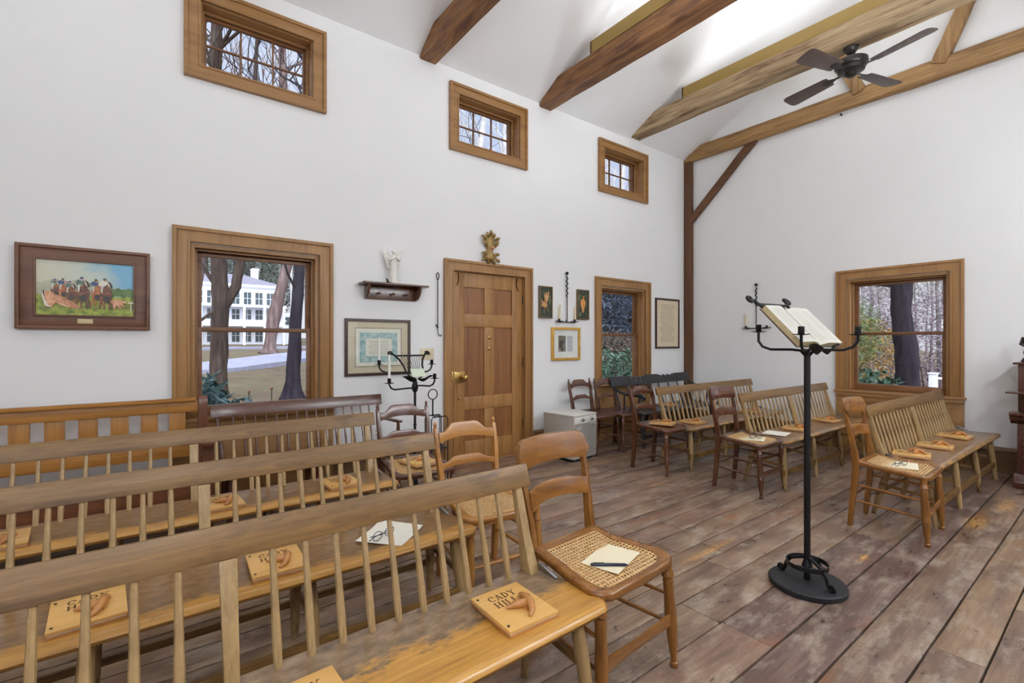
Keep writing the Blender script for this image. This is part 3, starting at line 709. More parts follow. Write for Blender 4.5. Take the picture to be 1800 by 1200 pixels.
# ------------------------------------------------------------------ boards, papers, glasses
def glyph(mb, ch, x, y, h, z, t=.0006):
    """serif capitals made of flat strokes"""
    w = {'C': .72, 'A': .8, 'D': .76, 'Y': .78, 'H': .84, 'I': .4, 'L': .68}[ch] * h
    k, th = .15 * h, .07 * h
    bx = lambda a, b, c, d: mb.box(x + a, x + b, y + c, y + d, z, z + t)
    serif = lambda c, yy: bx(c - k * 1.05, c + k * 1.05, yy, yy + th)
    def stem(c): bx(c - k / 2, c + k / 2, 0, h); serif(c, 0); serif(c, h - th)
    def diag(x0, y0, x1, y1, wd): mb.loft([[(x + x0 - wd / 2, y + y0, zz), (x + x0 + wd / 2, y + y0, zz), (x + x1 + wd / 2, y + y1, zz), (x + x1 - wd / 2, y + y1, zz)] for zz in (z, z + t)])
    def arc(cx, cy, rx, ry, a0, a1, fat):
        n = 14; pts = []
        for i in range(n + 1):
            a = R(a0 + (a1 - a0) * i / n); wd = th + (k - th) * abs(math.cos(a)) * fat
            pts.append((a, wd))
        rings = []
        for a, wd in pts:
            o = (x + cx + rx * math.cos(a), y + cy + ry * math.sin(a)); q = (x + cx + (rx - wd) * math.cos(a), y + cy + (ry - wd) * math.sin(a))
            rings.append([(o[0], o[1], z), (o[0], o[1], z + t), (q[0], q[1], z + t), (q[0], q[1], z)])
        mb.loft(rings)
    if ch == 'H': stem(k); stem(w - k * 1.4); bx(k, w - k * 1.4, h * .46, h * .46 + th)
    elif ch == 'I': stem(w / 2)
    elif ch == 'L': stem(k); bx(k, w - k * .4, 0, th); bx(w - k * .4 - th, w - k * .4, 0, h * .3)
    elif ch == 'A':
        diag(k * .6, 0, w / 2, h, th); diag(w - k, 0, w / 2, h, k); bx(w * .25, w * .72, h * .3, h * .3 + th); serif(k * .6, 0); serif(w - k, 0)
    elif ch == 'Y':
        diag(k * .8, h, w / 2, h * .45, k); diag(w - k * .8, h, w / 2, h * .45, th); bx(w / 2 - k / 2, w / 2 + k / 2, 0, h * .47); serif(w / 2, 0); serif(k * .8, h - th); serif(w - k * .8, h - th)
    elif ch == 'D': stem(k); arc(k, h / 2, w - k * 1.3, h / 2, -90, 90, 1)
    elif ch == 'C': arc(w * .52, h / 2, w * .5, h / 2, 42, 318, 1); bx(w * .82, w * .82 + th, h * .66, h * .97)
    return w + .07 * h
def word(mb, s, x, y, h, z):
    for ch in s: x += glyph(mb, ch, x, y, h, z)
def make_board(label):
    t = thing('song_board', label, 'wooden board', group='wooden boards lettered CADY HILL')
    mb = MB(); mb.box(-.09, .093, -.112, .108, 0, .009); mb.build('back_cover', M['handle'], t, .002)
    mb = MB(); mb.box(-.088, .088, -.106, .104, .009, .0135); mb.build('pages', M['paper'], t)
    mb = MB(); mb.box(-.092, .092, -.11, .11, .0135, .0235); mb.build('cover', M['board'], t, .002)
    mb = MB(); word(mb, 'CADY', -.052, .048, .031, .0234); word(mb, 'HILL', -.052, .008, .031, .0234); o = mb.build('lettering', M['lett'], t, smooth=False)
    o['label'] = 'burnt dark lettering CADY HILL'
    # carved handle: a tapering horn with a crescent crossing its end
    mb = MB(); mb.tube([(-.035, -.012, .03), (-.01, -.018, .034), (.015, -.028, .036), (.03, -.034, .034)], [.003, .011, .014, .012], 10)
    mb.tube([(.0, -.085, .026), (.018, -.072, .034), (.03, -.05, .042), (.038, -.02, .044), (.036, .005, .04), (.04, .018, .034), (.056, .016, .028)], [.005, .010, .0125, .012, .010, .008, .003], 10)
    mb.box(.012, .036, -.055, -.02, .023, .032)
    mb.build('handle', M['handle'], t)
    for y in (-.085, .085):
        mb = MB(); mb.lathe([(.004, .0235), (.004, .0255), (.001, .0265)], 8, (-.08, y, 0)); mb.build('screw', M['ironm'], t)
    return t
bz = .43
board0 = make_board('CADY HILL board at the right end of the nearest bench'); board0.location = (.903, 1.19, bz - .004); board0.rotation_euler = (0, 0, R(-1))
for x, y, z, rz, lab in [
    (.275, 1.135, bz - .004, 3, 'CADY HILL board cut by the bottom edge, on the nearest bench'),
    (-.17, 1.985, bz - .004, 4, 'yellow CADY HILL board at lower left on the second bench'),
    (.365, 1.98, bz - .004, -2, 'CADY HILL board on the second bench, left of the paper sheet'),
    (-.53, 2.88, bz - .004, 6, 'board on the third left bench, cut by the left edge'),
    (.27, 2.875, bz - .004, 4, 'board on the third left bench, middle of its three'),
    (.88, 2.875, bz - .004, 3, 'board on the third left bench, nearest the aisle'),
    (.62, 3.72, bz - .002, 0, 'board lying on the dark red settee under the window'),
    (1.44, 2.98, .448, 8, 'board on the dark red chair below the small lectern'),
    (4.52, 1.02, bz - .004, 10, 'board on the right front bench, nearest of three'),
    (5.05, .99, bz - .004, 6, 'board on the right front bench, middle of three'),
    (5.72, .99, bz - .004, -4, 'board on the right front bench, farthest of three'),
    (4.98, 2.0, bz - .004, 8, 'board on the bench behind the lectern pole'),
    (5.78, 2.03, bz - .004, -10, 'board on the far end of the bench behind the lectern'),
    (4.10, 2.90, .448, 20, 'board on the dark chair seat at the rearmost right bench'),
    (4.52, 2.83, bz - .004, 2, 'board on the rearmost right bench, next to the chair'),
    (5.75, 2.82, bz - .004, 4, 'board at the far end of the rearmost right bench'),
    (5.45, 3.78, .43, 0, 'board on the black settee, seen through spindles'),
    ]:
    dup(board0, (x, y, z), R(rz), lab)
def paper(label, x, y, z, rz, mat, w=.216, h=.279, curl=.0):
    mb = MB(); n = 8; rings = []
    for i in range(n + 1):
        u = -.5 + i / n; c = curl * max(0, u) ** 2 * 4
        rings.append([(u * w, -h / 2, c * .4), (u * w, h / 2, c), (u * w, h / 2, c + .0012), (u * w, -h / 2, c * .4 + .0012)])
    mb.loft(rings); o = mb.build('paper_sheet', M[mat], None); tag(o, label, 'paper'); o.location = (x, y, z); o.rotation_euler = (0, 0, R(rz)); return o
paper('ivory paper on the nearest cane chair', 1.415, 1.235, .4395, 17, 'papery', .215, .15)
paper('white paper sheet on the second left bench', .83, 2.0, bz - .0005, 40, 'paper', .216, .216, .012)
paper('paper on the dark broad-crested chair by the pole', 4.16, 2.03, .4395, 20, 'papery', .215, .2)
paper('paper on the bench end behind the lectern pole', 4.62, 2.03, bz - .0005, 10, 'paper', .22, .2)
paper('paper on the honey chair right of the lectern', 4.07, .985, .4395, 14, 'papery', .215, .2)
def pen(label, x, y, z, rz):
    t = thing('ballpoint_pen', label, 'pen', (x, y, z), R(rz))
    mb = MB(); mb.tube([(-.07, 0, .006), (-.064, 0, .006), (.06, 0, .006), (.072, 0, .0045)], [.004, .0055, .0055, .001], 10); mb.build('barrel', M['pen'], t)
    mb = MB(); mb.bar((-.06, 0, .0135), (-.02, 0, .0135), .003, .0015); mb.box(-.062, -.057, -.002, .002, .01, .0145); mb.build('clip', M['chrome'], t)
pen('dark pen lying on the paper of the nearest cane chair', 1.355, 1.192, .4405, -38)
def specs(label, x, y, z, rz):
    t = thing('folded_glasses', label, 'glasses', (x, y, z), R(rz))
    for s in (-1, 1):
        mb = MB(); mb.tube([(s * .033 + .025 * math.cos(2 * PI * i / 14), .0, .02 + .019 * math.sin(2 * PI * i / 14)) for i in range(14)], .0016, 6, close=True); mb.build('rim', M['pen'], t)
        mb = MB(); mb.tube([(s * .06, .002, .026), (s * .062, .012, .022), (-s * .02, .016 + .005 * s, .012), (-s * .06, .018 + .005 * s, .003)], .0018, 6); mb.build('temple', M['pen'], t)
    mb = MB(); mb.tube([(-.009, 0, .024), (0, -.003, .027), (.009, 0, .024)], .0016, 6); mb.build('bridge', M['pen'], t)
specs('folded glasses on the white sheet of the second left bench', .785, 1.965, bz + .0012, 20)
specs('folded glasses on the paper of the dark chair by the pole', 4.15, 1.99, .441, -25)
specs('folded glasses on the paper of the honey chair right of the lectern', 4.03, .965, .441, -20)
# ------------------------------------------------------------------ wrought iron lecterns
def spiral(c, r0, turns, a0, flip=1, n=16):
    """points of a scroll in the (u,v) plane"""
    return [(c[0] + r0 * (1 - .75 * i / n) * math.cos(a0 + flip * turns * 2 * PI * i / n), c[1] + r0 * (1 - .75 * i / n) * math.sin(a0 + flip * turns * 2 * PI * i / n)) for i in range(n + 1)]
def make_lectern(label, loc, rz, top, arms, big, vs=1.0):
    t = thing('iron_lectern', label, 'lectern', loc, rz)
    if big:
        mb = MB(); mb.lathe([(.172, 0), (.178, .004), (.18, .026), (.174, .032), (.0, .033)], 40); mb.build('base_plate', M['ironm'], t)
    mb = MB(); mb.tube([(0, 0, .035 if big else .04), (0, 0, top)], .0155 if big else .011, 12)
    mb.lathe([(.016, .1), (.026, .105), (.02, .125), (.016, .14)], 12); 
    if not big: mb.lathe([(.01, top - .12), (.024, top - .1), (.03, top - .07), (.02, top - .03), (.012, top)], 8); mb.lathe([(.011, .56), (.016, .57), (.011, .58)], 8)
    mb.build('pole', M['iron'], t)
    if big:
        mb = MB(); rings = []
        for i in range(40):
            a = 2 * PI * i / 40; ca, sa = math.cos(a), math.sin(a); rings.append([(r * ca, r * sa, z) for r, z in ((.093, .108), (.098, .108), (.098, .13), (.093, .13))])
        mb.loft(rings, close=True); mb.build('foot_ring', M['iron'], t)
    for k in range(3):
        a = R((93, 261, 357)[k]) ; ca, sa = math.cos(a), math.sin(a)
        p = [(.012, .15), (.05, .135), (.085, .118), (.105, .09), (.112, .062), (.122, .046)] + spiral((.135, .052), .016, .9, -PI * .75)
        mb = MB(); mb.tube([(x * ca, x * sa, z) for x, z in p], .0095, 8); mb.build('scroll_leg', M['iron'], t)
    # lyre-shaped sloping desk: local u = x, v = up the slope
    sl = R(46); b0 = Vector((0, -.055, top + .0)); V = Vector((0, math.cos(sl), math.sin(sl))); N = Vector((0, -math.sin(sl), math.cos(sl)))
    P = lambda u, v, n=0: b0 + Vector((u, 0, 0)) + V * v + N * n
    mb = MB(); P0 = P; P = lambda u, v, n=0: P0(u, v * vs, n)
    for s in (-1, 1):
        pts = [(s * .01, .0), (s * .055, .03), (s * .078, .09), (s * .085, .16), (s * .105, .225), (s * .135, .275), (s * .158, .302)] + [(s * .158 + s * q[0], .302 + q[1]) for q in spiral((.012, -.004), .022, .9, 2.4, -1)]
        mb.tube([P(u, v) for u, v in pts], [.0085] * 4 + [.009] * (len(pts) - 4), 8)
    mb.tube([P(-.132, .272), P(.132, .272)], .0075, 8); mb.build('lyre_frame', M['iron'], t)
    for i in range(8):
        u = -.07 + i * .02; mb = MB(); mb.tube([P(u * 1.15, .272), P(u * .5, .02)], .0022, 6); mb.build('string', M['iron'], t)
    for s in (-1, 1):
        mb = MB(); rings = []
        for q in range(9):
            w = q / 8; hw = .026 * math.sin(PI * min(1, w * .9 + .1)); c = P(s * (.01 + .13 * w), -.01 - .012 * math.sin(w * 6), .012 + .03 * w)
            rings.append([c - V * hw * .2 - N * hw, c - V * .004 * 1, c - V * hw * .2 + N * hw, c + V * .004])
        mb.loft(rings); mb.build('leaf_ledge', M['iron'], t)
    for (deg, rad, zb, zc) in arms:
        a = R(deg); ca, sa = math.cos(a), math.sin(a)
        p = [(.01, zb - .03), (.03, zb - .005), (.07, zb), (rad - .06, zb), (rad - .02, zb + .015), (rad, zb + .045), (rad, zc)]
        mb = MB(); mb.tube([(x * ca, x * sa, z) for x, z in p], .007, 8); am = mb.build('candle_arm', M['iron'], t)
        mb = MB(); mb.lathe([(.036, zc + .002), (.04, zc + .004), (.036, zc + .001), (.01, zc - .002)], 14, (rad * ca, rad * sa, 0)); mb.build('drip_pan', M['iron'], am)
        mb = MB(); mb.lathe([(.012, zc), (.0145, zc + .004), (.0145, zc + .04), (.0118, zc + .042), (.0118, zc + .012)], 12, (rad * ca, rad * sa, 0)); mb.build('candle_cup', M['iron'], am)
    return t, P0
LZ = 1.24
lecR, PR = make_lectern('tall black iron lectern on a round base plate, holding an open book', (2.73, 1.045, 0), R(-8), LZ, [(203, .235, LZ + .0, LZ + .075), (113, .23, LZ, LZ + .095), (23, .235, LZ, LZ + .09), (-67, .215, LZ, LZ + .075)], True, 1.26)
lecS, PS = make_lectern('small iron lectern with two white candles, left of the door', (1.775, 3.74, 0), R(-6), .965, [(206, .29, .89, .945), (156, .3, 1.02, 1.085), (26, .21, 1.02, 1.08), (-64, .225, .91, .975)], False)
# open book on the tall lectern
bk = thing('open_book', 'large open book resting on the tall iron lectern', 'book', lecR.location[:], R(-8))
mb = MB()
for s in (-1, 1):
    rings = []
    for v in (.005, .285): rings.append([PR(s * .0, v, .012), PR(s * .205, v, .014), PR(s * .205, v, .0175), PR(s * .0, v, .0155)])
    mb.loft(rings)
mb.build('cover', M['leather'], bk, .001)
for s in (-1, 1):
    mb = MB(); rings = []
    for i in range(11):
        u = i / 10; x = s * .195 * u; h = .006 + (.03 if s < 0 else .022) * (math.sin(min(1, u * 2.2) * PI / 2)) - .006 * u
        rings.append([PR(x, .012, .016), PR(x, .278, .016), PR(x, .278, .016 + h), PR(x, .012, .016 + h)])
    mb.loft(rings); mb.build('page_block', M['pedge'], bk)
    mb = MB(); mb.loft([[r[3] + Vector((0, 0, .0004)), r[2] + Vector((0, 0, .0004)), r[2] + Vector((0, 0, .0016)), r[3] + Vector((0, 0, .0016))] for r in rings]); pg = mb.build('open_page', M['page'], bk)
    mb = MB(); rw = random.Random(4 + s)
    for q in range(22):
        v = .25 - q * .0102
        for c0, c1 in ((.12, .5), (.56, .93)):
            a, b = c0, c1 - rw.random() * .06; i0, i1 = int(a * 10), int(b * 10); pts = []
            for i in range(i0, i1 + 1): r = rings[i]; w = (v - .012) / .266; p = r[3].lerp(r[2], w); pts.append(p + Vector((0, 0, .002)))
            for p, q2 in zip(pts, pts[1:]): mb.bar(p, q2, .0028, .0003)
    mb.build('print', M['inkl'], pg, smooth=False)
pt = paper('pale green leaflet on the ledge of the small lectern', 0, 0, 0, 0, 'paper', .12, .09)
pt.data.materials.clear(); pt.data.materials.append(plain('pale_green_paper', srgb(206, 216, 192), .6))  # sheet invented to give the pale reflection on the iron leaf
ca, sa = math.cos(R(-6)), math.sin(R(-6)); lp = PS(.02, .06, .012)
pt.location = (1.775 + lp.x * ca - lp.y * sa, 3.74 + lp.x * sa + lp.y * ca, lp.z); pt.rotation_euler = (R(46), 0, R(-6))
def candle(label, x, y, z, h, r, mat='candle', tilt=0):
    t = thing('candle', label, 'candle', (x, y, z)); t.rotation_euler = (0, tilt, 0)
    mb = MB(); mb.lathe([(r, 0), (r * .96, h * .5), (r * .85, h - .004), (r * .5, h)], 12); mb.build('wax', M[mat], t)
    mb = MB(); mb.tube([(0, 0, h - .002), (.0005, 0, h + .008)], .001, 5); mb.build('wick', M['ink'], t)
for deg, zc, lab, rr in ((206, .945, 'white candle on the lower left arm of the small lectern', .29), (156, 1.085, 'white candle on the upper left arm of the small lectern', .3)):
    a = R(deg - 6); candle(lab, 1.775 + rr * math.cos(a), 3.74 + rr * math.sin(a), zc + .013, .22, .0108)

# iron tool stand by the door
t = thing('iron_stand', 'thin iron stand with a ring handle left of the door frame', 'stand', (2.12, 3.98, 0))
mb = MB(); mb.tube([(-.05 + .047 * math.cos(2 * PI * i / 20), 0, .79 + .047 * math.sin(2 * PI * i / 20)) for i in range(20)], .005, 6, close=True); mb.build('ring_handle', M['iron'], t)
mb = MB(); mb.tube([(-.05, 0, .743), (-.05, 0, .59)], .007, 8); mb.build('stem', M['iron'], t)
for y in (-.07, .06):
    mb = MB(); mb.tube([(-.1, y, 0), (-.1, y, .56), (-.085, y, .585), (.055, y, .585), (.07, y, .56), (.07, y, 0)], .0055, 8); mb.build('hoop', M['iron'], t)
mb = MB(); mb.tube([(.0, -.07, .585), (.0, .06, .585)], .0055, 8); mb.tube([(-.05, -.07, .588), (-.05, .06, .588)], .005, 8); mb.tube([(.0, -.04, .6), (.0, -.04, .05)], .004, 6); mb.build('crossbar', M['iron'], t)
mb = MB(); mb.box(-.105, .075, -.075, .065, .28, .287); mb.build('tray', M['ironm'], t, .002)

# ------------------------------------------------------------------ heater, organ, statuette
t = thing('room_heater', 'white box heater with two knobs and a slanted grille beside the door', 'heater', (3.69, 3.82, 0), R(6))
mb = MB(); mb.box(-.195, .195, -.215, .22, .03, .485); mb.build('body', M['whiteg'], t, .008)  # body colour darkened for its less lit side
mb = MB(); mb.box(-.2, .2, -.222, .225, .485, .5); mb.build('top_panel', M['white'], t, .006)
mb = MB(); mb.box(-.185, .185, -.226, -.214, .405, .478); mb.build('control_panel', M['white'], t, .003)
for x in (-.06, .095):
    mb = MB(); mb.M = Matrix.Translation((x, -.226, .442)) @ Matrix.Rotation(R(90), 4, 'X'); mb.lathe([(.02, 0), (.02, .006), (.014, .01), (.013, .022), (.002, .023)], 14); mb.build('knob', M['chrome'], t)
mb = MB(); mb.frame(-.185, .185, .06, .395, .012, -.224, -.214)
for i in range(26):
    x = -.34 + i * .025
    for (a, b) in (((x, .07), (x + .31, .385)),):
        t0 = max(0, (-.175 - a[0]) / (b[0] - a[0])); t1 = min(1, (.175 - a[0]) / (b[0] - a[0]))
        if t1 - t0 > .05: mb.bar((a[0] + (b[0] - a[0]) * t0, -.219, a[1] + (b[1] - a[1]) * t0), (a[0] + (b[0] - a[0]) * t1, -.219, a[1] + (b[1] - a[1]) * t1), .009, .008, up=(0, 1, 0))
mb.build('grille', M['grille'], t)
mb = MB(); mb.box(-.17, .17, -.19, .2, 0, .03); mb.build('plinth', M['dark'], t)

t = thing('parlor_organ', 'dark mahogany organ cabinet with carved ledge at the right edge', 'organ', (6.3, -.02, 0))
mb = MB(); mb.box(-.24, .28, -.66, .66, .05, .62); mb.box(-.19, .28, -.66, .66, .62, 1.08); mb.build('body', M['organ'], t, .006)
mb = MB(); mb.ext([(-.29, 0), (-.29, .05), (-.27, .07), (-.26, .1), (-.24, .12), (.29, .12), (.29, 0)], 'Y', -.68, .68); mb.build('plinth', M['organ'], t, .004)
mb = MB(); mb.ext([(-.24, .56), (-.26, .58), (-.30, .6), (-.31, .63), (-.335, .64), (-.335, .665), (-.24, .67)], 'Y', -.70, .70); mb.build('key_ledge', M['organ'], t, .003)
mb = MB(); mb.box(-.36, -.18, -.72, .72, .83, .845); mb.build('shelf', M['organ'], t, .004)
mb = MB(); mb.box(-.215, .29, -.69, .69, 1.08, 1.1); mb.build('cornice', M['organ'], t, .006)
mb = MB(); mb.box(-.248, -.236, -.5, .5, .2, .5); mb.build('front_panel', M['dark'], t, .004)
for z in (.5, .44, .39, .28):
    mb = MB(); mb.ball((-.243, .61, z), .011, 8); mb.build('stud', M['white'], t)
mb = MB(); mb.box(-.25, -.235, .1, .5, .14, .19); mb.box(-.25, -.235, -.5, -.1, .14, .19); mb.build('pedal', M['chrome'], t, .004)
t = thing('statuette', 'dark bronze statuette standing on top of the organ', 'figurine', (6.22, .575, 1.1))
mb = MB(); mb.lathe([(.055, 0), (.06, .01), (.05, .03), (.045, .04), (.0, .042)], 14); mb.build('pedestal', M['bronze'], t)
mb = MB(); mb.lathe([(.03, .04), (.045, .08), (.036, .13), (.042, .17), (.048, .21), (.03, .245), (.016, .26), (.022, .275), (.026, .295), (.018, .315), (.003, .322)], 12); mb.tube([(.0, .04, .22), (-.02, .055, .16), (-.045, .03, .14)], [.014, .012, .008], 8); mb.tube([(.0, -.04, .22), (-.02, -.055, .17), (-.04, -.02, .13)], [.014, .012, .008], 8); mb.jitter(.004, 40, 3); mb.build('body', M['bronze'], t)

# ------------------------------------------------------------------ ceiling fan
FX, FY, FZ = 5.34, 1.66, 4.135
t = thing('ceiling_fan', 'dark four-blade ceiling fan hanging from the pale tie beam', 'ceiling fan', (FX, FY, 0))
mb = MB(); mb.lathe([(.062, FZ), (.066, FZ - .015), (.055, FZ - .05), (.03, FZ - .085), (.018, FZ - .09)], 20); mb.build('canopy', M['fan'], t)
mb = MB(); mb.tube([(0, 0, FZ - .08), (0, 0, FZ - .14)], .013, 10); mb.build('downrod', M['fan'], t)
mb = MB(); mb.lathe([(.03, FZ - .125), (.10, FZ - .135), (.135, FZ - .155), (.138, FZ - .195), (.125, FZ - .215), (.118, FZ - .22)], 28); mb.build('motor_housing', M['fan'], t)
mb = MB(); mb.lathe([(.118, FZ - .218), (.11, FZ - .25), (.085, FZ - .262), (.05, FZ - .268), (.048, FZ - .29), (.03, FZ - .305), (.003, FZ - .31)], 24); mb.build('switch_cup', M['bronze'], t)
for k in range(4):
    a = R(75 + 90 * k); rot = Matrix.Rotation(a, 4, 'Z') @ Matrix.Translation((0, 0, FZ - .245)) @ Matrix.Rotation(R(12), 4, 'X')
    mb = MB(); mb.M = rot; mb.ext([(.20, -.062), (.23, -.07), (.62, -.09), (.655, -.078), (.668, -.045), (.668, .045), (.655, .078), (.62, .09), (.23, .07), (.20, .062)], 'Z', -.003, .003); bl = mb.build('blade', M['blade'], t, .001)
    mb = MB(); mb.M = rot; mb.loft([[(x, -w, -.006), (x, w, -.006), (x, w, -.0025), (x, -w, -.0025)] for x, w in ((.08, .014), (.15, .012), (.19, .03), (.25, .034), (.27, .02))]); mb.build('blade_iron', M['bronze'], bl)

# ------------------------------------------------------------------ things on the walls
# horse race painting
t = thing('horse_race_painting', 'framed painting of racing horses and jockeys on the left wall', 'painting', (-.372, YL, 1.635))
mb = MB(); mb.frame(-.335, .335, -.27, .27, .02, -.045, 0); mb.frame(-.317, .317, -.252, .252, .065, -.03, 0); mb.frame(-.256, .256, -.191, .191, .014, -.036, 0); mb.build('frame', M['frame'], t, .004)
def sky():
    k = NT('painted_sky'); s = k.n('ShaderNodeSeparateXYZ'); k.l(k.coord('Generated'), s.inputs[0])
    f = k.math('ADD', k.math('MULTIPLY', s.outputs[0], .8), k.math('MULTIPLY', s.outputs[2], .35)); nz = k.noise(k.coord('Generated'), 4, 5)
    k.l(k.ramp(k.math('ADD', f, k.math('MULTIPLY', k.math('SUBTRACT', nz, .5), .5)), [(.35, srgb(206, 202, 178)), (.7, srgb(196, 206, 192)), (.95, srgb(120, 176, 206))]), k.b.inputs['Base Color']); k.b.inputs['Roughness'].default_value = .4; return k.m
def paint(n, *cols, sc=30): 
    k = NT(n); f = k.noise(k.coord(), sc, 4); k.l(k.ramp(f, [(.3 + .4 * i / max(1, len(cols) - 1), c) for i, c in enumerate(cols)]), k.b.inputs['Base Color']); k.b.inputs['Roughness'].default_value = .4; return k.m
mats = [sky(), paint('painted_grass', srgb(78, 96, 30), srgb(140, 150, 50), srgb(170, 176, 76)), paint('painted_trees', srgb(46, 78, 34), srgb(92, 122, 60)), paint('painted_horse', srgb(44, 22, 14), srgb(104, 58, 32), srgb(160, 100, 60), sc=60), paint('painted_skin', srgb(150, 92, 58), srgb(206, 150, 112), srgb(226, 184, 150)), paint('painted_silks', srgb(38, 46, 60), srgb(90, 110, 100), srgb(206, 200, 190)), paint('painted_haze', srgb(156, 158, 132), srgb(186, 184, 158)), paint('painted_rail', srgb(230, 228, 216), srgb(210, 206, 190)), paint('painted_bay', srgb(96, 50, 24), srgb(166, 98, 54), srgb(190, 126, 76), sc=60), paint('painted_blue', srgb(40, 56, 92), srgb(70, 92, 130)), paint('painted_dark', srgb(24, 22, 22), srgb(60, 48, 40))]
mb = MB(); mb.box(-.246, .246, -.022, -.012, -.181, .181, 0)
ly = [-.0222]
def flat(poly, mi):
    ly[0] -= .00012; mb.loft([[(x, ly[0], z) for x, z in poly], [(x, -.02, z) for x, z in poly]], mi=mi)
def ell(cx, cz, rx, rz, mi, rot=0, n=12): flat([(cx + rx * math.cos(2 * PI * i / n) * math.cos(rot) - rz * math.sin(2 * PI * i / n) * math.sin(rot), cz + rx * math.cos(2 * PI * i / n) * math.sin(rot) + rz * math.sin(2 * PI * i / n) * math.cos(rot)) for i in range(n)], mi)
flat([(-.245, -.18), (.245, -.18), (.245, -.04), (.1, -.05), (-.245, -.045)], 1)
for i in range(9): ell(-.225 + i * .035, -.01 + .014 * (i % 3), .034, .04, 6)
for i in range(5): ell(.13 + i * .03, -.02 + .006 * (i % 2), .024, .03, 2)
ell(.09, .045, .02, .014, 2)
def horse(cx, cz, s, mi=3):
    ell(cx, cz - .03 * s, .03 * s, .045 * s, mi); ell(cx + .006 * s, cz + .012 * s, .014 * s, .032 * s, mi, -.3); ell(cx + .016 * s, cz + .03 * s, .01 * s, .02 * s, mi, .4)
    for d in (-.02, -.006, .012, .022): flat([(cx + d * s - .004 * s, cz - .06 * s), (cx + d * s + .004 * s, cz - .06 * s), (cx + d * s * 1.5 + .003, cz - .115 * s), (cx + d * s * 1.5 - .003, cz - .115 * s)], mi)
    ell(cx + .002 * s, cz - .055 * s, .016 * s, .02 * s, 10); ell(cx + .022 * s, cz + .022 * s, .006 * s, .012 * s, 10, .4); ell(cx + .012 * s, cz + .03 * s, .003 * s, .018 * s, 7, .4)
    ell(cx - .012 * s, cz + .036 * s, .02 * s, .017 * s, (5, 9, 7)[int(abs(cx) * 1000) % 3], .5); ell(cx - .004 * s, cz + .054 * s, .007 * s, .007 * s, 4); ell(cx - .005 * s, cz + .061 * s, .0085 * s, .007 * s, (9, 10, 5)[int(abs(cx) * 1000) % 3])
    flat([(cx - .02 * s, cz + .02 * s), (cx - .012 * s, cz + .022 * s), (cx - .016 * s, cz - .02 * s), (cx - .022 * s, cz - .018 * s)], 7)
for x, z, s in ((-.15, .002, .8), (-.112, .004, .85), (-.078, -.014, .9), (-.018, .0, 1.15), (.052, -.0, 1.0), (.098, .0, 1.15)): horse(x, z, s, 8 if s in (.85, 1.0) else 3)
flat([(-.21, -.03), (-.18, -.025), (-.14, -.05), (-.07, -.09), (-.03, -.125), (-.05, -.135), (-.11, -.12), (-.15, -.1), (-.165, -.125), (-.19, -.13), (-.205, -.1)], 4)
flat([(-.21, -.03), (-.205, -.02), (-.215, -.05), (-.2, -.12), (-.165, -.132), (-.185, -.115), (-.2, -.08)], 7)
for q in range(4): flat([(-.15 + q * .004, -.058 - q * .013), (-.1, -.072 - q * .011), (-.035 - q * .006, -.122 - q * .002), (-.038 - q * .006, -.125 - q * .002), (-.1, -.076 - q * .011)], 8)
flat([(.12, -.08), (.15, -.06), (.2, -.075), (.21, -.09), (.18, -.088), (.205, -.115), (.196, -.12), (.17, -.098), (.18, -.125), (.165, -.125), (.152, -.1), (.145, -.13), (.135, -.13), (.135, -.1)], 4)
for z in (-.085,): flat([(.215, z - .004), (.244, z - .004), (.244, z + .004), (.215, z + .004)], 7)
for x in (.228,): flat([(x, -.14), (x + .005, -.14), (x + .005, -.085), (x, -.085)], 7)
mb.build('canvas', mats, t, smooth=False)
mb = MB(); mb.box(-.045, .032, -.034, -.029, -.232, -.202); mb.build('name_plate', plain('pale_brass_plate', srgb(200, 182, 138), .5), t, .001)

def framed(name, label, cat, x, z, w, h, fw, fm, depth=.022):
    t = thing(name, label, cat, (x, YL, z)); mb = MB(); mb.frame(-w / 2, w / 2, -h / 2, h / 2, fw, -depth, 0); mb.build('frame', fm, t, .003); return t
t = framed('framed_certificate', 'engraved certificate with beige mat and dark frame behind the small lectern', 'picture', 1.648, 1.232, .626, .52, .026, M['framed'])
mb = MB(); mb.box(-.29, .29, -.012, -.004, -.235, .235); mb.build('mat_board', M['mat'], t)
mb = MB(); mb.frame(-.222, .222, -.178, .178, .003, -.0135, -.012); mb.build('mat_line', M['ink'], t)
mb = MB(); mb.box(-.215, .215, -.0132, -.012, -.17, .17, 0); mb.build('sheet', M['paper'], t)
mb = MB(); mb.frame(-.18, .18, -.14, .135, .055, -.0142, -.013, wb=.06); mb.build('engraved_border', paint('teal_engraving', srgb(120, 158, 160), srgb(168, 196, 194), srgb(206, 220, 212), sc=26), t)
mb = MB()
for i in range(8): mb.box(-.1 + .01 * (i % 3), .1 - .012 * (i % 2), -.0142, -.013, .055 - i * .017, .0585 - i * .017)
mb.build('writing', M['inkl'], t)
mb = MB(); mb.box(-.29, .29, -.017, -.0155, -.235, .235); mb.build('picture_glass', M['glass'], t)
t = framed('gold_framed_print', 'gold framed double print with white mat under the wall candles', 'picture', 4.026, 1.258, .475, .405, .032, M['goldf'], .03)
mb = MB(); mb.box(-.21, .21, -.012, -.004, -.175, .175); mb.build('mat_board', M['matw'], t)
mb = MB(); mb.box(-.125, -.005, -.0135, -.012, -.095, .1); mb.build('dark_print', paint('dark_print_ink', srgb(50, 46, 46), srgb(104, 96, 90), srgb(170, 150, 130), sc=18), t)
mb = MB(); mb.box(.02, .115, -.0135, -.012, -.095, .1); mb.build('text_page', paint('grey_text_page', srgb(176, 178, 184), srgb(206, 206, 208), sc=60), t)
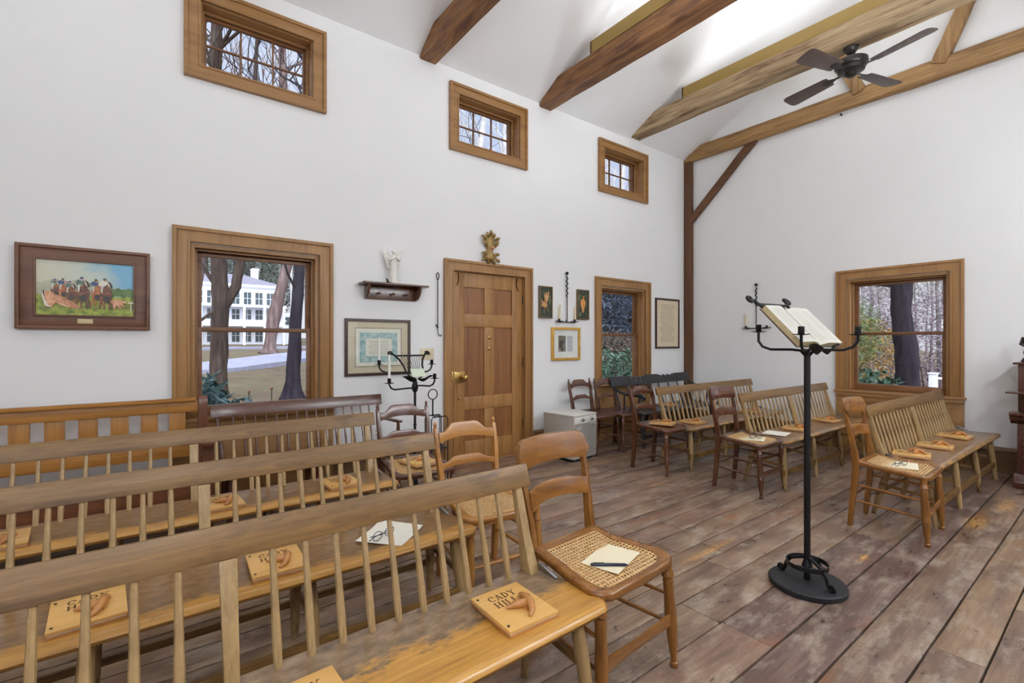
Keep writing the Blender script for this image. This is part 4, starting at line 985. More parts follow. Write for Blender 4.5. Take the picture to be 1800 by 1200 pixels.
mb = MB(); mb.box(-.21, .21, -.017, -.0155, -.175, .175); mb.build('picture_glass', M['glass'], t)
t = framed('framed_text', 'tall framed sheet of small writing right of the narrow window', 'picture', 6.115, 1.557, .59, .745, .028, M['framed'])
mb = MB(); mb.box(-.268, .268, -.012, -.004, -.346, .346); mb.build('sheet', M['mat'], t)
mb = MB(); rw = random.Random(5)
for i in range(25):
    w = rw.uniform(.13, .2); n = 6
    for j in range(n):
        a = -w + 2 * w * j / n; mb.box(a, a + 2 * w / n - rw.uniform(.008, .02), -.013, -.012, .27 - i * .0225, .278 - i * .0225)
mb.build('writing', M['inkl'], t)
for x, lab, kind in ((3.692, 'carved bird panel on the wall right beside the door', 0), (4.318, 'carved panel with an orange figure left of the narrow window', 1)):
    t = thing('carved_panel', lab, 'plaque', (x, YL, 1.753), 0, 'painted carved wood panels beside the wall candles')
    mb = MB(); mb.frame(-.103, .103, -.19, .19, .016, -.03, 0); mb.box(-.09, .09, -.018, 0, -.176, .176); mb.build('panel', paint('carved_panel_wood', srgb(80, 62, 40), srgb(120, 96, 62)), t, .002)
    mb = MB(); mb.box(-.087, .087, -.0195, -.018, -.174, .174); mb.build('ground', paint('dark_green_paint', srgb(34, 40, 34), srgb(62, 70, 48)), t)
    if kind == 0:
        mb = MB(); mb.ball((-.02, -.02, -.03), .05, 8, (1, .3, .8))
        for dx, dz, k in ((.0, .12, .0), (.04, .13, .35), (-.03, .1, -.2)): mb.tube([(0, -.02, 0), (dx * .6, -.028, dz * .6), (dx, -.022, dz)], [.02, .018, .006], 8)
        mb.tube([(-.05, -.02, -.01), (-.07, -.022, .02)], [.02, .008], 8); mb.build('bird', paint('carved_bird', srgb(140, 80, 56), srgb(190, 140, 90), srgb(196, 180, 120)), t)
        mb = MB(); mb.tube([(-.02, -.02, -.06), (-.02, -.02, -.14)], .006, 6); mb.tube([(.0, -.02, -.06), (.05, -.02, -.12)], .008, 6); mb.tube([(.06, -.02, -.02), (.07, -.02, .08)], .009, 6); mb.build('twig', paint('carved_twig', srgb(90, 92, 56), srgb(136, 120, 80)), t)
    else:
        mb = MB(); mb.loft([[(-w, -.019, z), (0, -.032, z), (w, -.019, z)] for z, w in ((-.1, .01), (-.06, .02), (0, .045), (.03, .05), (.06, .03), (.075, .012))]); mb.ball((0, -.022, .09), .017, 8); mb.build('figure', paint('carved_figure', srgb(190, 120, 50), srgb(222, 160, 80)), t)
        mb = MB()
        for s in (-1, 1): mb.tube([(s * .02, -.02, .1), (s * .06, -.02, .13), (s * .07, -.02, .05)], .008, 6); mb.tube([(s * .04, -.02, -.1), (s * .07, -.02, -.15)], .01, 6)
        mb.build('foliage', paint('carved_foliage', srgb(70, 92, 64), srgb(110, 124, 84)), t)
def sconce(label, loc, rz, xs, candles):
    t = thing('candle_sconce', label, 'candle sconce', loc, rz)
    mb = MB(); mb.tube([(0, -.03, 0), (0, -.03, .3)], .006, 8)
    mb.tube([(.011 * math.cos(i * 1.1), -.03 + .011 * math.sin(i * 1.1), .3 + i * .0105) for i in range(26)], .0065, 6); mb.tube([(0, -.03, .3), (0, -.03, .59)], .005, 6)
    mb.ball((0, -.03, .6), .02, 8); mb.tube([(0, 0, .6), (0, -.03, .6)], .005, 6); mb.tube([(0, 0, .02), (0, -.03, .02)], .005, 6); mb.build('hanger_rod', M['iron'], t)
    mb = MB(); mb.tube([(-.15, -.03, 0), (.15, -.03, 0)], .006, 8); mb.build('crossbar', M['iron'], t)
    for x in xs:
        mb = MB(); mb.lathe([(.05, .012), (.052, .008), (.04, .004), (.012, .004)], 14, (x, -.03, 0)); mb.lathe([(.011, .004), (.014, .01), (.014, .035), (.0105, .036)], 10, (x, -.03, 0)); mb.build('candle_pan', M['iron'], t)
    return t
sconce('black wall sconce with two tapers between the carved panels', (4.03, YL, 1.525), 0, (-.13, .13), 2)
candle('cream taper on the left pan of the two-taper wall sconce', 3.90, YL - .03, 1.531, .2, .0105, 'candlec', R(4))
candle('cream taper on the right pan of the two-taper wall sconce', 4.16, YL - .03, 1.531, .2, .0105, 'candlec', R(4))
sconce('black wall sconce partly hidden behind the tall lectern', (XE, 3.16, 1.47), R(-90), (-.14, .14), 2)
candle('pale taper on the far wall sconce behind the lectern', XE - .03, 3.30, 1.476, .2, .0105, 'candlec')

# peg shelf, angel
t = thing('peg_shelf', 'small dark wall shelf with three pegs, an angel standing on it', 'shelf', (1.775, YL, 1.75))
mb = MB(); mb.ext([(-.31, -.16), (.31, -.16), (.318, -.15), (.318, -.0), (-.318, -.0), (-.318, -.15)], 'Z', .052, .07); mb.build('shelf_board', M['redX'], t, .004)
mb = MB(); mb.box(-.26, .25, -.018, 0, -.075, .052); mb.build('back_board', M['redX'], t, .003)
for x in (-.255, .245):
    mb = MB(); mb.ext([(-.018, -.072), (-.018, .052), (-.125, .052), (-.12, .02), (-.09, -.03), (-.05, -.062)], 'X', x - .01, x + .01); mb.build('bracket', M['redZ'], t, .002)
for x in (-.14, 0, .14):
    mb = MB(); mb.M = Matrix.Translation((x, -.018, -.02)) @ Matrix.Rotation(R(90), 4, 'X'); mb.lathe([(.008, 0), (.007, .03), (.013, .04), (.011, .05), (.002, .054)], 10); mb.build('peg', M['walnutY'], t)
t = thing('angel_figurine', 'white angel figurine with spread wings on the wall shelf', 'figurine', (1.765, YL - .085, 1.82))
mb = MB(); rings = []
for z, rx, ry in ((0, .05, .04), (.02, .046, .038), (.08, .036, .03), (.15, .032, .027), (.2, .034, .026), (.235, .036, .024), (.255, .022, .018), (.265, .012, .012), (.275, .012, .012)):
    rings.append([(rx * math.cos(2 * PI * j / 20) * (1 + .08 * math.cos(j * PI * .6) * (z < .2)), ry * math.sin(2 * PI * j / 20) * (1 + .1 * math.cos(j * PI * .8) * (z < .2)), z) for j in range(20)])
mb.loft(rings); mb.ball((.0, -.002, .295), .02, 10, (.9, .95, 1.15))
for s in (-1, 1): mb.tube([(s * .03, -.005, .24), (s * .045, -.02, .215), (s * .03, -.038, .225), (s * .004, -.042, .245)], [.011, .010, .008, .006], 8)
mb.build('body', M['angel'], t)
for s in (-1, 1):
    mb = MB(); poly = [(s * .01, .20), (s * .03, .25), (s * .06, .29), (s * .098, .325), (s * .09, .27), (s * .07, .22), (s * .055, .16), (s * .03, .13), (s * .012, .15)]
    mb.loft([[(x, .022 + abs(x) * .12, z) for x, z in poly], [(x, .032 + abs(x) * .12, z) for x, z in poly]]); mb.build('wing', M['angel'], t, .003)
mb = MB(); mb.ball((0, .006, .304), .021, 8, (1, 1, .9)); mb.build('hair', M['angel'], t)
t = thing('bird_figurine', 'tiny dark bird figurine left of the angel on the wall shelf', 'figurine', (1.69, YL - .12, 1.82))
mb = MB(); mb.tube([(-.008, 0, .004), (0, 0, .014), (-.006, 0, .03), (-.014, 0, .042)], [.004, .012, .009, .004], 8); mb.tube([(.0, 0, .01), (.028, 0, .006)], [.008, .002], 8); mb.build('body', M['bronze'], t)
# gilt carved ornament above the door
t = thing('gilt_carving', 'gilded leaf-and-cherub carving on the wall above the door', 'ornament', (2.89, YL, 2.16))
mb = MB(); r5 = random.Random(3)
mb.loft([[(-w, -d, z), (-w * .6, -d - .02, z), (0, -d - .03, z), (w * .6, -d - .02, z), (w, -d, z), (w, 0, z), (-w, 0, z)] for z, w, d in ((.0, .05, .01), (.04, .085, .02), (.08, .05, .02), (.12, .035, .02), (.16, .06, .02), (.2, .055, .02), (.25, .07, .015), (.28, .03, .01))]); mb.build('ground', M['gild'], t, .003)
for i, (x, z, a, L) in enumerate([(-.07, .02, 215, .05), (.07, .02, -35, .05), (-.03, .0, 250, .04), (.03, .0, -70, .04), (-.06, .07, 170, .05), (.06, .07, 10, .05), (-.05, .15, 125, .085), (.05, .15, 55, .085), (-.06, .22, 140, .07), (.06, .22, 40, .07), (-.03, .25, 110, .055), (.03, .25, 70, .055), (0, .27, 90, .06), (0, .02, 270, .03)]):
    ca, sa = math.cos(R(a)), math.sin(R(a)); mb = MB(); mb.tube([(x, -.03, z), (x + ca * L * .5, -.048, z + sa * L * .5), (x + ca * L * .85, -.04, z + sa * L * .85), (x + ca * L, -.025, z + sa * L)], [.012, .02, .013, .004], 8); mb.build('leaf', M['gild'], t)
mb = MB(); mb.ball((.012, -.05, .14), .024, 10, (1, .8, 1.1)); mb.build('cherub_head', paint('pink_gilt', srgb(150, 100, 74), srgb(196, 146, 112)), t)
for s in (-1, 1):
    mb = MB(); mb.tube([(s * .07 + .02 * math.cos(q * .6), -.035, .065 + .02 * math.sin(q * .6)) for q in range(9)], .009, 6); mb.build('scroll', M['gild'], t)
# iron utensil left of the door
t = thing('iron_pot_hook', 'long thin iron hook hanging left of the door frame', 'hook', (2.258, YL - .018, 1.35))
mb = MB(); mb.tube([(.0, 0, .55), (-.014, 0, .575), (-.016, 0, .61), (0, 0, .63), (.015, 0, .61), (.013, 0, .58), (0, 0, .55), (0, 0, .3), (.0, 0, .06)], .0045, 6)
mb.tube([(0, 0, .07), (.0, 0, .03), (.01, 0, 0), (.028, 0, -.01), (.042, 0, .006)], .004, 6); mb.tube([(0, 0, .07), (-.012, 0, .09), (-.02, 0, .11)], [.005, .014, .006], 8, sq=.4); mb.build('hook_rod', M['iron'], t)
mb = MB(); mb.tube([(0, .018, .618), (0, -.004, .62)], .003, 6); mb.build('nail', M['iron'], t)
def plate(name, label, cat, x, z, w, h, kind):
    t = thing(name, label, cat, (x, YL, z)); mb = MB(); mb.box(-w / 2, w / 2, -.006, 0, -h / 2, h / 2); mb.build('cover_plate', M['mat'] if kind == 'switch' else M['white'], t, .003)
    if kind == 'switch':
        for dx in (-.03, .03):
            mb = MB(); mb.box(dx - .005, dx + .005, -.016, -.005, -.01, .012); mb.build('toggle', M['brass'], t, .002)
    else:
        for dz in (-.02, .02):
            mb = MB(); mb.box(-.014, .014, -.0075, -.0055, dz - .012, dz + .012); mb.build('socket', M['whiteg'], t, .002)
plate('light_switch', 'cream double light switch behind the small iron lectern', 'switch', 2.145, 1.16, .15, .115, 'switch')
plate('wall_outlet', 'white wall outlet right of the dark red settee', 'outlet', 1.635, .44, .07, .115, 'outlet')
plate('wall_outlet', 'low white wall outlet behind the iron ring stand', 'outlet', 2.24, .30, .07, .115, 'outlet')
mb = MB(); mb.tube([(XE, 2.153, 4.02), (XE - .03, 2.153, 4.02), (XE - .035, 2.153, 4.035)], .008, 8); tag(mb.build('wall_hook', M['iron'], None), 'tiny black hook on the far wall under the beam', 'hook')
# ------------------------------------------------------------------ outdoors
def interp(t, pts):
    for (a, va), (b, vb) in zip(pts, pts[1:]):
        if t <= b: return va + (vb - va) * max(0, (t - a)) / (b - a)
    return pts[-1][1]
def gz(x, y):
    z = interp(y, [(-60, -.5), (5, -.5), (16, -.33), (28, -.1), (39, .5), (59, 1.02), (120, 2.2)])
    return z - max(0, x - 12) * .035 * max(0, 1 - max(0, y - 5) / 25) + .04 * noise.noise(Vector((x * .3, y * .3, 0)))
def outdoor(name, cols, sc=1.5, rough=.9, bump=0):
    k = NT(name); co = k.coord()
    if bump: co = k.mapping(co, (1, 1, .16))
    f = k.noise(co, sc, 8, .65); g = k.noise(co, sc * .12, 4, .6)
    n = len(cols); c = k.ramp(k.math('ADD', k.math('MULTIPLY', f, .6), k.math('MULTIPLY', g, .4)), [(.36 + .28 * i / (n - 1), q) for i, q in enumerate(cols)])
    k.l(c, k.b.inputs['Base Color']); k.b.inputs['Roughness'].default_value = rough; k.b.inputs['Specular IOR Level'].default_value = .15
    if bump: k.bump(f, bump, .05)
    return k.m
M['grass'] = outdoor('winter_lawn', [srgb(84, 70, 54), srgb(118, 100, 80), srgb(114, 104, 76), srgb(146, 128, 104)], 1.2)
M['road'] = outdoor('pale_asphalt', [srgb(150, 148, 160), srgb(178, 176, 190)], 2)
M['bark'] = outdoor('dark_bark', [srgb(40, 32, 30), srgb(74, 60, 52), srgb(98, 86, 72)], 9, bump=.8)
M['barkd'] = outdoor('near_black_bark', [srgb(26, 22, 26), srgb(46, 40, 46), srgb(62, 54, 58)], 7, bump=.8)
M['barkp'] = outdoor('pinkish_bark', [srgb(70, 54, 52), srgb(108, 88, 82), srgb(142, 122, 114)], 4, bump=.5)
M['barkg'] = outdoor('grey_bark', [srgb(84, 78, 76), srgb(130, 122, 116), srgb(176, 168, 156)], 5)
M['barkw'] = outdoor('pale_bark', [srgb(150, 142, 136), srgb(196, 190, 184), srgb(224, 220, 214)], 5)
M['hwhite'] = plain('white_clapboard', srgb(234, 234, 238), .6, var=.02)
M['roof'] = plain('grey_slate_roof', srgb(150, 142, 150), .7, var=.08, vscale=3)
M['shut'] = plain('dark_window_glass', srgb(52, 66, 68), .2, var=.2, vscale=2)
M['leafg'] = outdoor('evergreen_leaf', [srgb(38, 66, 34), srgb(80, 112, 66), srgb(140, 166, 124)], 6, .4)
M['leafd'] = outdoor('dull_pine_crown', [srgb(60, 66, 58), srgb(98, 106, 92), srgb(136, 142, 128)], 2, .8)
M['leafb'] = outdoor('bluish_leaf', [srgb(60, 82, 76), srgb(112, 136, 134), srgb(160, 182, 180)], 8, .4)
M['leafw'] = outdoor('glossy_rhododendron_leaf', [srgb(34, 56, 40), srgb(84, 110, 84), srgb(206, 220, 214)], 9, .3)
M['leafp'] = outdoor('pine_needles', [srgb(58, 80, 40), srgb(104, 126, 70), srgb(140, 156, 100)], 3, .7)
M['leafs'] = outdoor('dark_spruce_needles', [srgb(38, 44, 52), srgb(74, 82, 94), srgb(112, 122, 134)], 2, .8)
M['leafa'] = outdoor('tan_beech_leaves', [srgb(96, 74, 44), srgb(160, 128, 76), srgb(206, 174, 116)], 6, .7)
M['leafr'] = outdoor('purple_grey_twigs', [srgb(92, 78, 84), srgb(146, 128, 134), srgb(178, 166, 168)], 4, .8)
M['leafk'] = outdoor('brown_brush', [srgb(54, 46, 40), srgb(96, 84, 72), srgb(130, 116, 98)], 4, .8)
mb = MB(); nx, ny = 90, 90; x0, x1, y0, y1 = -70, 130, -60, 120
vs = [[mb.v((x0 + (x1 - x0) * i / nx, y0 + (y1 - y0) * j / ny, gz(x0 + (x1 - x0) * i / nx, y0 + (y1 - y0) * j / ny))) for j in range(ny + 1)] for i in range(nx + 1)]
for i in range(nx):
    for j in range(ny): mb.bm.faces.new((vs[i][j], vs[i + 1][j], vs[i + 1][j + 1], vs[i][j + 1]))
struct(mb.build('ground', M['grass']))
def drive(name, label, pts, w):
    mb = MB(); P = []
    for (a, b) in zip(pts, pts[1:]):
        for i in range(8): P.append(Vector(a).lerp(Vector(b), i / 8))
    P.append(Vector(pts[-1])); rings = []
    for i, p in enumerate(P):
        t = (P[min(i + 1, len(P) - 1)] - P[max(i - 1, 0)]).normalized(); s = Vector((-t.y, t.x)); r = []
        l, q = p - s * w / 2, p + s * w / 2
        zz = max(gz(l.x, l.y), gz(q.x, q.y), gz(p.x, p.y)) + .1
        rings.append([(l.x, l.y, zz - .5), (q.x, q.y, zz - .5), (q.x, q.y, zz), (l.x, l.y, zz)])
    mb.loft(rings); return tag(mb.build(name, M['road']), label, 'driveway')
drive('driveway', 'pale driveway crossing the lawn between the trunks outside the wide window', [(-16, 21), (-6, 24.5), (1.2, 27.2), (5.2, 31.5), (10, 37), (18, 42)], 4.4)
drive('driveway', 'upper drive just below the white house outside', [(-12, 43), (0, 43.5), (5, 46.5), (14, 49), (24, 50)], 3.2)

def tree_trunk(name, label, pts, rs, mat, limbs=(), group=None, flare=1.6):
    t = thing(name, label, 'tree', pts[0], 0, group); o = Vector(pts[0])
    def smooth(ps, r):
        P, Q = [], []
        for i in range(len(ps) - 1):
            for k in range(6): u = k / 6; P.append(Vector(ps[i]).lerp(Vector(ps[i + 1]), u)); Q.append(r[i] + (r[i + 1] - r[i]) * u)
        P.append(Vector(ps[-1])); Q.append(r[-1]); return [p - o for p in P], Q
    P, Q = smooth(pts, rs); Q = [q * (1 + (flare - 1) * math.exp(-max(0, (p.z)) / .25)) for p, q in zip(P, Q)]
    mb = MB(); mb.tube(P, Q, 16); mb.jitter(min(rs[0] * .14, .05), 2.5, 5); mb.build('trunk', M[mat], t)
    for ps, r in limbs:
        P, Q = smooth(ps, r); mb = MB(); mb.tube(P, Q, 8); mb.jitter(r[0] * .12, 3, 2); mb.build('branch', M[mat], t)
    return t
tree_trunk('forked_tree', 'dark forked tree trunk on the left outside the wide window', [(1.40, 15.9, -.4), (1.42, 15.9, .6), (1.48, 15.9, 2.4), (1.42, 15.9, 4.2), (1.3, 16, 7), (1.35, 16, 9.5), (1.5, 16, 14)], [.24, .215, .23, .18, .16, .14, .05], 'bark',
    [([(1.55, 15.9, 2.3), (1.85, 15.8, 2.9), (1.96, 15.8, 3.6), (2.1, 15.8, 5), (2.3, 15.8, 8), (2.5, 15.8, 13)], [.15, .14, .13, .11, .07, .03]), ([(1.35, 15.9, 2.2), (1.0, 15.7, 1.9), (.8, 15.6, 1.75)], [.05, .04, .03]), ([(1.3, 16, 3.0), (.9, 16.4, 3.8), (.75, 16.6, 5)], [.06, .05, .03])])
tree_trunk('leaning_tree', 'dark tree trunk on the right outside the wide window', [(3.12, 14.6, -.4), (3.13, 14.6, .5), (3.22, 14.6, 2), (3.36, 14.6, 4), (3.5, 14.6, 9), (3.6, 14.6, 13)], [.21, .185, .165, .14, .1, .04], 'barkd',
    [([(3.3, 14.6, 2.6), (2.95, 14.4, 3.2), (2.7, 14.4, 4.2)], [.04, .03, .02]), ([(3.35, 14.6, 3.2), (3.0, 14.8, 3.9), (2.85, 14.8, 5)], [.04, .03, .02])], flare=2.0)
tree_trunk('sycamore_tree', 'pinkish barked tree between the two dark trunks, before the white house', [(6.65, 38.6, .45), (6.75, 38.6, 1.5), (6.98, 38.6, 3.2), (7.4, 38.6, 5), (8.1, 38.6, 8), (8.2, 38.6, 12), (7.6, 38.6, 20), (7.4, 38.6, 30)], [.42, .38, .48, .38, .36, .33, .3, .12], 'barkp', flare=1.9)
tree_trunk('slim_tree', 'slim reddish tree at the left edge of the wide window', [(1.0, 21, -.3), (1.1, 21, 2.5), (1.35, 21, 4.6), (1.75, 21, 6.5), (2, 21, 9)], [.2, .18, .16, .13, .08], 'barkp')
tree_trunk('big_tree', 'thick dark trunk in the middle of the far window', [(15, 3.44, -.7), (15, 3.47, .4), (15, 3.50, 1.2), (15, 3.60, 2.0), (15, 3.56, 2.7), (15, 3.50, 3.4), (15, 3.55, 7)], [.29, .25, .235, .22, .23, .25, .2], 'barkd',
    [([(15, 3.72, 2.72), (15, 3.85, 2.72), (15, 4.0, 2.75), (15, 4.1, 2.72)], [.05, .035, .025, .012])], flare=1.3)
def grow(mb, p, d, L, r, lev, rnd):
    n = 4; pts = [Vector(p)]; dd = Vector(d)
    for i in range(n):
        dd = (dd + Vector((rnd.uniform(-.22, .22), rnd.uniform(-.22, .22), rnd.uniform(-.02, .16)))).normalized(); pts.append(pts[-1] + dd * L / n)
    mb.tube(pts, [r * (1 - .6 * i / n) for i in range(n + 1)], 5 if lev > 1 else 3)
    if lev == 0: return
    for k in range(rnd.choice((3, 4, 4))):
        q = pts[rnd.choice((2, 3, 4))]; a = rnd.uniform(0, 2 * PI); e = Vector((math.cos(a), math.sin(a), rnd.uniform(.3, .9))).normalized()
        grow(mb, q, (dd * .6 + e * .8).normalized(), L * rnd.uniform(.5, .72), r * .48, lev - 1, rnd)
def bare(seed, h, r, mat, lev=3):
    rnd = random.Random(seed); t = bpy.data.objects.new('bare_tree', None); C.objects.link(t)
    mb = MB(); pts = [(rnd.uniform(-.02, .02) * z, rnd.uniform(-.02, .02) * z, z) for z in (-.4, h * .2, h * .4, h * .6, h * .8, h)]
    mb.tube(pts, [r * q for q in (1.25, 1, .85, .65, .4, .12)], 8); mb.build('trunk', M[mat], t)
    mb = MB()
    for i in range(13):
        z = h * rnd.uniform(.25, .93); a = rnd.uniform(0, 2 * PI)
        grow(mb, (0, 0, z), (math.cos(a) * .8, math.sin(a) * .8, rnd.uniform(.4, 1.1)), h * .26 * (1.15 - z / h * .6), r * .34 * (1.2 - z / h), lev - 1, rnd)
    mb.build('branches', M[mat], t); return t
for o in list(C.objects):
    if o.name in ('forked_tree', 'leaning_tree', 'sycamore_tree'):
        rnd = random.Random(o.name); mb = MB(); h = {'forked_tree': (6, 14, 2.6), 'leaning_tree': (6, 13, 2.2), 'sycamore_tree': (12, 30, 5)}[o.name]
        tr = [c for c in o.children if c.name.startswith('trunk')][0]; vv = [v.co.copy() for v in tr.data.vertices]
        for i in range(16):
            z = rnd.uniform(h[0], h[1]); q = [v for v in vv if abs(v.z - z) < .8]; c = sum(q, Vector()) / len(q); a = rnd.uniform(0, 2 * PI)
            grow(mb, c, (math.cos(a), math.sin(a), rnd.uniform(.4, 1.2)), h[2], .05 * h[2] / 2.4, 2, rnd)
        mb.build('twigs', tr.data.materials[0], o)
protos = [bare(1, 15, .2, 'barkw', 2), bare(2, 17, .17, 'barkw', 2), bare(3, 13, .14, 'bark')]
protos.append(bare(9, 12, .075, 'barkg')); used = [False] * 4
def put(i, x, y, rz, label, group, thin=0):
    if thin: i = 3
    if not used[i]: o = protos[i]; used[i] = True
    else: o = dup(protos[i])
    o.location = (x, y, gz(x, y)); o.rotation_euler = (0, 0, R(rz)); tag(o, label, 'tree', group)
rt = random.Random(4)
gA, gB, gC = 'bare trees outside the high left windows', 'bare trees in the woods beyond the far window', 'bare trees behind the white house'
for i, (x, y) in enumerate([(10.5, 16), (11.6, 18.5), (13.2, 18), (12.0, 21), (10.9, 22), (12.8, 24)]):
    put((i * 2) % 3, x, y, rt.uniform(0, 360), 'bare winter tree outside the small high windows', gA)
for i in range(34):
    x = rt.uniform(26, 62); y = x * rt.uniform(.155, .31); put(i % 3, x, y, rt.uniform(0, 360), 'thin bare tree in the woods outside the far window', gB, 1)
for i, (x, y) in enumerate([(-1, 69), (4, 70), (10, 68), (14, 66), (17, 62), (13.8, 50)]):
    put(i % 3, x, y, rt.uniform(0, 360), 'bare tree near the white house outside', gC)
def leaves(name, mat, c, rad, n, size, seed, parent=None, shape='ell', asp=.45):
    """a foliage mass of single leaves"""
    rnd = random.Random(seed); mb = MB()
    for i in range(n):
        while True:
            p = Vector((rnd.uniform(-1, 1), rnd.uniform(-1, 1), rnd.uniform(-1, 1)))
            if p.length < 1 and p.length > rnd.random() * .75: break
        if shape == 'cone': z = (p.z + 1) / 2; k = (1 - z) * (.7 + .3 * math.sin(z * 40)); q = Vector((p.x * k * rad[0], p.y * k * rad[1], z * rad[2]))
        else:
            k = 1 + .25 * noise.noise(p * 2 + Vector((seed, 0, 0))); q = Vector((p.x * rad[0], p.y * rad[1], p.z * rad[2])) * k
        q += Vector(c); a = Vector((rnd.uniform(-1, 1), rnd.uniform(-1, 1), rnd.uniform(-.9, .5))).normalized(); b = a.orthogonal().normalized()
        b = (b * math.cos(i) + a.cross(b) * math.sin(i)); s = size * rnd.uniform(.6, 1.2); w = s * asp; u = a.cross(b) * s * .12
        vs = [mb.v(q), mb.v(q + a * s * .5 + b * w * .5 + u), mb.v(q + a * s), mb.v(q + a * s * .5 - b * w * .5 + u)]
        mb.bm.faces.new(vs)
    return mb.build(name, M[mat], parent, smooth=False)
def shrub(name, label, mat, loc, rad, n, size, seed, cat='shrub', asp=.45, stems=5, group=None):
    t = thing(name, label, cat, loc, 0, group); leaves('foliage', mat, (0, 0, rad[2] * .9), rad, n, size, seed, t, asp=asp)
    rnd = random.Random(seed); mb = MB()
    for i in range(stems): a = rnd.uniform(0, 6.28); mb.tube([(0, 0, -.2), (math.cos(a) * rad[0] * .3, math.sin(a) * rad[1] * .3, rad[2] * .6), (math.cos(a) * rad[0] * .6, math.sin(a) * rad[1] * .6, rad[2] * 1.3)], [.03, .02, .006], 5)
    mb.build('stems', M['bark'], t); return t
shrub('rhododendron', 'bluish leaved shrub at the lower left corner of the wide window', 'leafb', (.40, 5.75, -.38), (.44, .45, .66), 1300, .17, 1)
shrub('rhododendron', 'glossy green rhododendron filling the bottom of the narrow window', 'leafw', (7.6, 6.75, -.45), (1.3, 1.0, .86), 2600, .16, 2)
shrub('rhododendron', 'low leafy rhododendron at lower left of the far window', 'leafw', (9.7, 2.85, -.5), (.7, .62, .70), 1500, .15, 3)
shrub('brush', 'brown brush behind the rhododendron outside the narrow window', 'leafk', (17, 14.6, -.4), (3.6, 3.0, 1.15), 5000, .3, 4, asp=.25)
shrub('beech_hedge', 'tan leaved beech hedge left of the thick trunk outside the far window', 'leafa', (19, 6.3, -.8), (1.6, 1.9, 1.75), 6500, .13, 5)
shrub('beech_hedge', 'purplish twiggy hedge right of the thick trunk outside the far window', 'leafr', (27, 5.6, -1.1), (2, 2.6, 2.5), 9000, .24, 6, asp=.16)
shrub('pine_tree', 'green pine left of the thick trunk outside the far window', 'leafp', (18, 5.75, .4), (1.1, 1.0, 1.25), 4500, .2, 7, 'tree', .1)
shrub('evergreen_tree', 'grey green tree crown at upper left of the far window', 'leafr', (30, 9.6, -.6), (3, 2.6, 3.2), 5000, .3, 8, 'tree', .14)
def conifer(label, loc, h, w, seed, group, src=None):
    if src: o = dup(src, loc, seed, label, group); return o
    t = thing('spruce_tree', label, 'tree', loc, 0, group); leaves('foliage', 'leafs', (0, 0, .2), (w, w, h), 6500, .5, seed, t, 'cone', .22)
    mb = MB(); mb.tube([(0, 0, -.5), (0, 0, h * .9)], [.2, .03], 8); mb.build('trunk', M['bark'], t); return t
gF = 'tall bare trees above the dark conifers'
for i, (x, y) in enumerate([(38.5, 34), (41, 34.5), (43, 36)]):
    o = dup(protos[0], (x, y, gz(x, y)), i); o.scale = (1.5, 1.5, 1.75); tag(o, 'tall bare tree above the conifers outside the third high window', 'tree', gF)
gD = 'dark conifers beyond the narrow window'; c0 = None
for i, (x, y) in enumerate([(24, 21), (27, 22), (25, 24.5), (29, 25), (31, 23.5), (27.5, 27.5), (33, 27), (30, 30), (22.5, 22.5), (34, 31), (26, 31), (37, 30)]):
    o = conifer('dark spruce in the dense stand outside the narrow window', (x, y, gz(x, y)), 11, 2.9, 1.3 * i, gD, c0); c0 = c0 or o
gE = 'pines behind the white house'
for i, (x, y) in enumerate([(5.5, 76), (9, 79), (12.5, 78), (16, 82), (2, 80)]):
    t = thing('pine_tree', 'dark pine crown rising behind the white house roof', 'tree', (x, y, gz(x, y)), i, gE) if i == 0 else None
    if i == 0:
        leaves('foliage', 'leafd', (0, 0, 10), (3.4, 3.2, 5.5), 5000, .6, 12, t, asp=.2); mb = MB(); mb.tube([(0, 0, -.5), (0, 0, 12)], [.3, .1], 8); mb.build('trunk', M['bark'], t); p0 = t
    else: dup(p0, (x, y, gz(x, y)), i)

# the white house across the lawn
t = thing('white_house', 'large white house with balcony porch across the lawn', 'house', (0, 59, 1.0))
X0, X1 = -4.2, 11.4
mb = MB(); mb.box(X0, X1, 0, 9, -1.2, 6.55); mb.build('wall', M['hwhite'], t)
mb = MB(); mb.loft([[(X0 - .4, -.5, 6.55), (X1 + .4, -.5, 6.55), (X1 + .4, 9.5, 6.55), (X0 - .4, 9.5, 6.55)], [(X0 + 3.2, 4.2, 8.15), (X1 - 3.2, 4.2, 8.15), (X1 - 3.2, 4.8, 8.15), (X0 + 3.2, 4.8, 8.15)]]); mb.build('roof', M['roof'], t)
mb = MB(); mb.box(X0 - .42, X1 + .42, -.52, 9.5, 6.3, 6.58); mb.build('cornice', M['hwhite'], t, .03)
for x in (9.35,):
    mb = MB(); mb.box(x - .35, x + .35, 4, 5, 7.6, 9.0); mb.box(x - .42, x + .42, 3.95, 5.05, 8.8, 8.95); mb.build('chimney', M['hwhite'], t, .02)
for i in range(13):
    x = -3.3 + i * 1.13
    if x > X1 - .5: break
    for z0, z1 in ((4.42, 5.75), (2.75, 3.85), (.3, 1.7)):
        mb = MB(); mb.box(x - .36, x + .36, -.04, .02, z0, z1); w = mb.build('window', M['shut'], t)
        mb = MB(); mb.frame(x - .42, x + .42, z0 - .06, z1 + .06, .06, -.07, .0); mb.box(x - .36, x + .36, -.06, -.035, (z0 + z1) / 2 - .02, (z0 + z1) / 2 + .02); mb.box(x - .02, x + .02, -.06, -.035, z0, z1); mb.build('window_trim', M['hwhite'], w)
mb = MB(); mb.box(X0, X1 + .2, -1.9, 0, 4.0, 4.28); mb.build('porch_roof', M['hwhite'], t, .02)
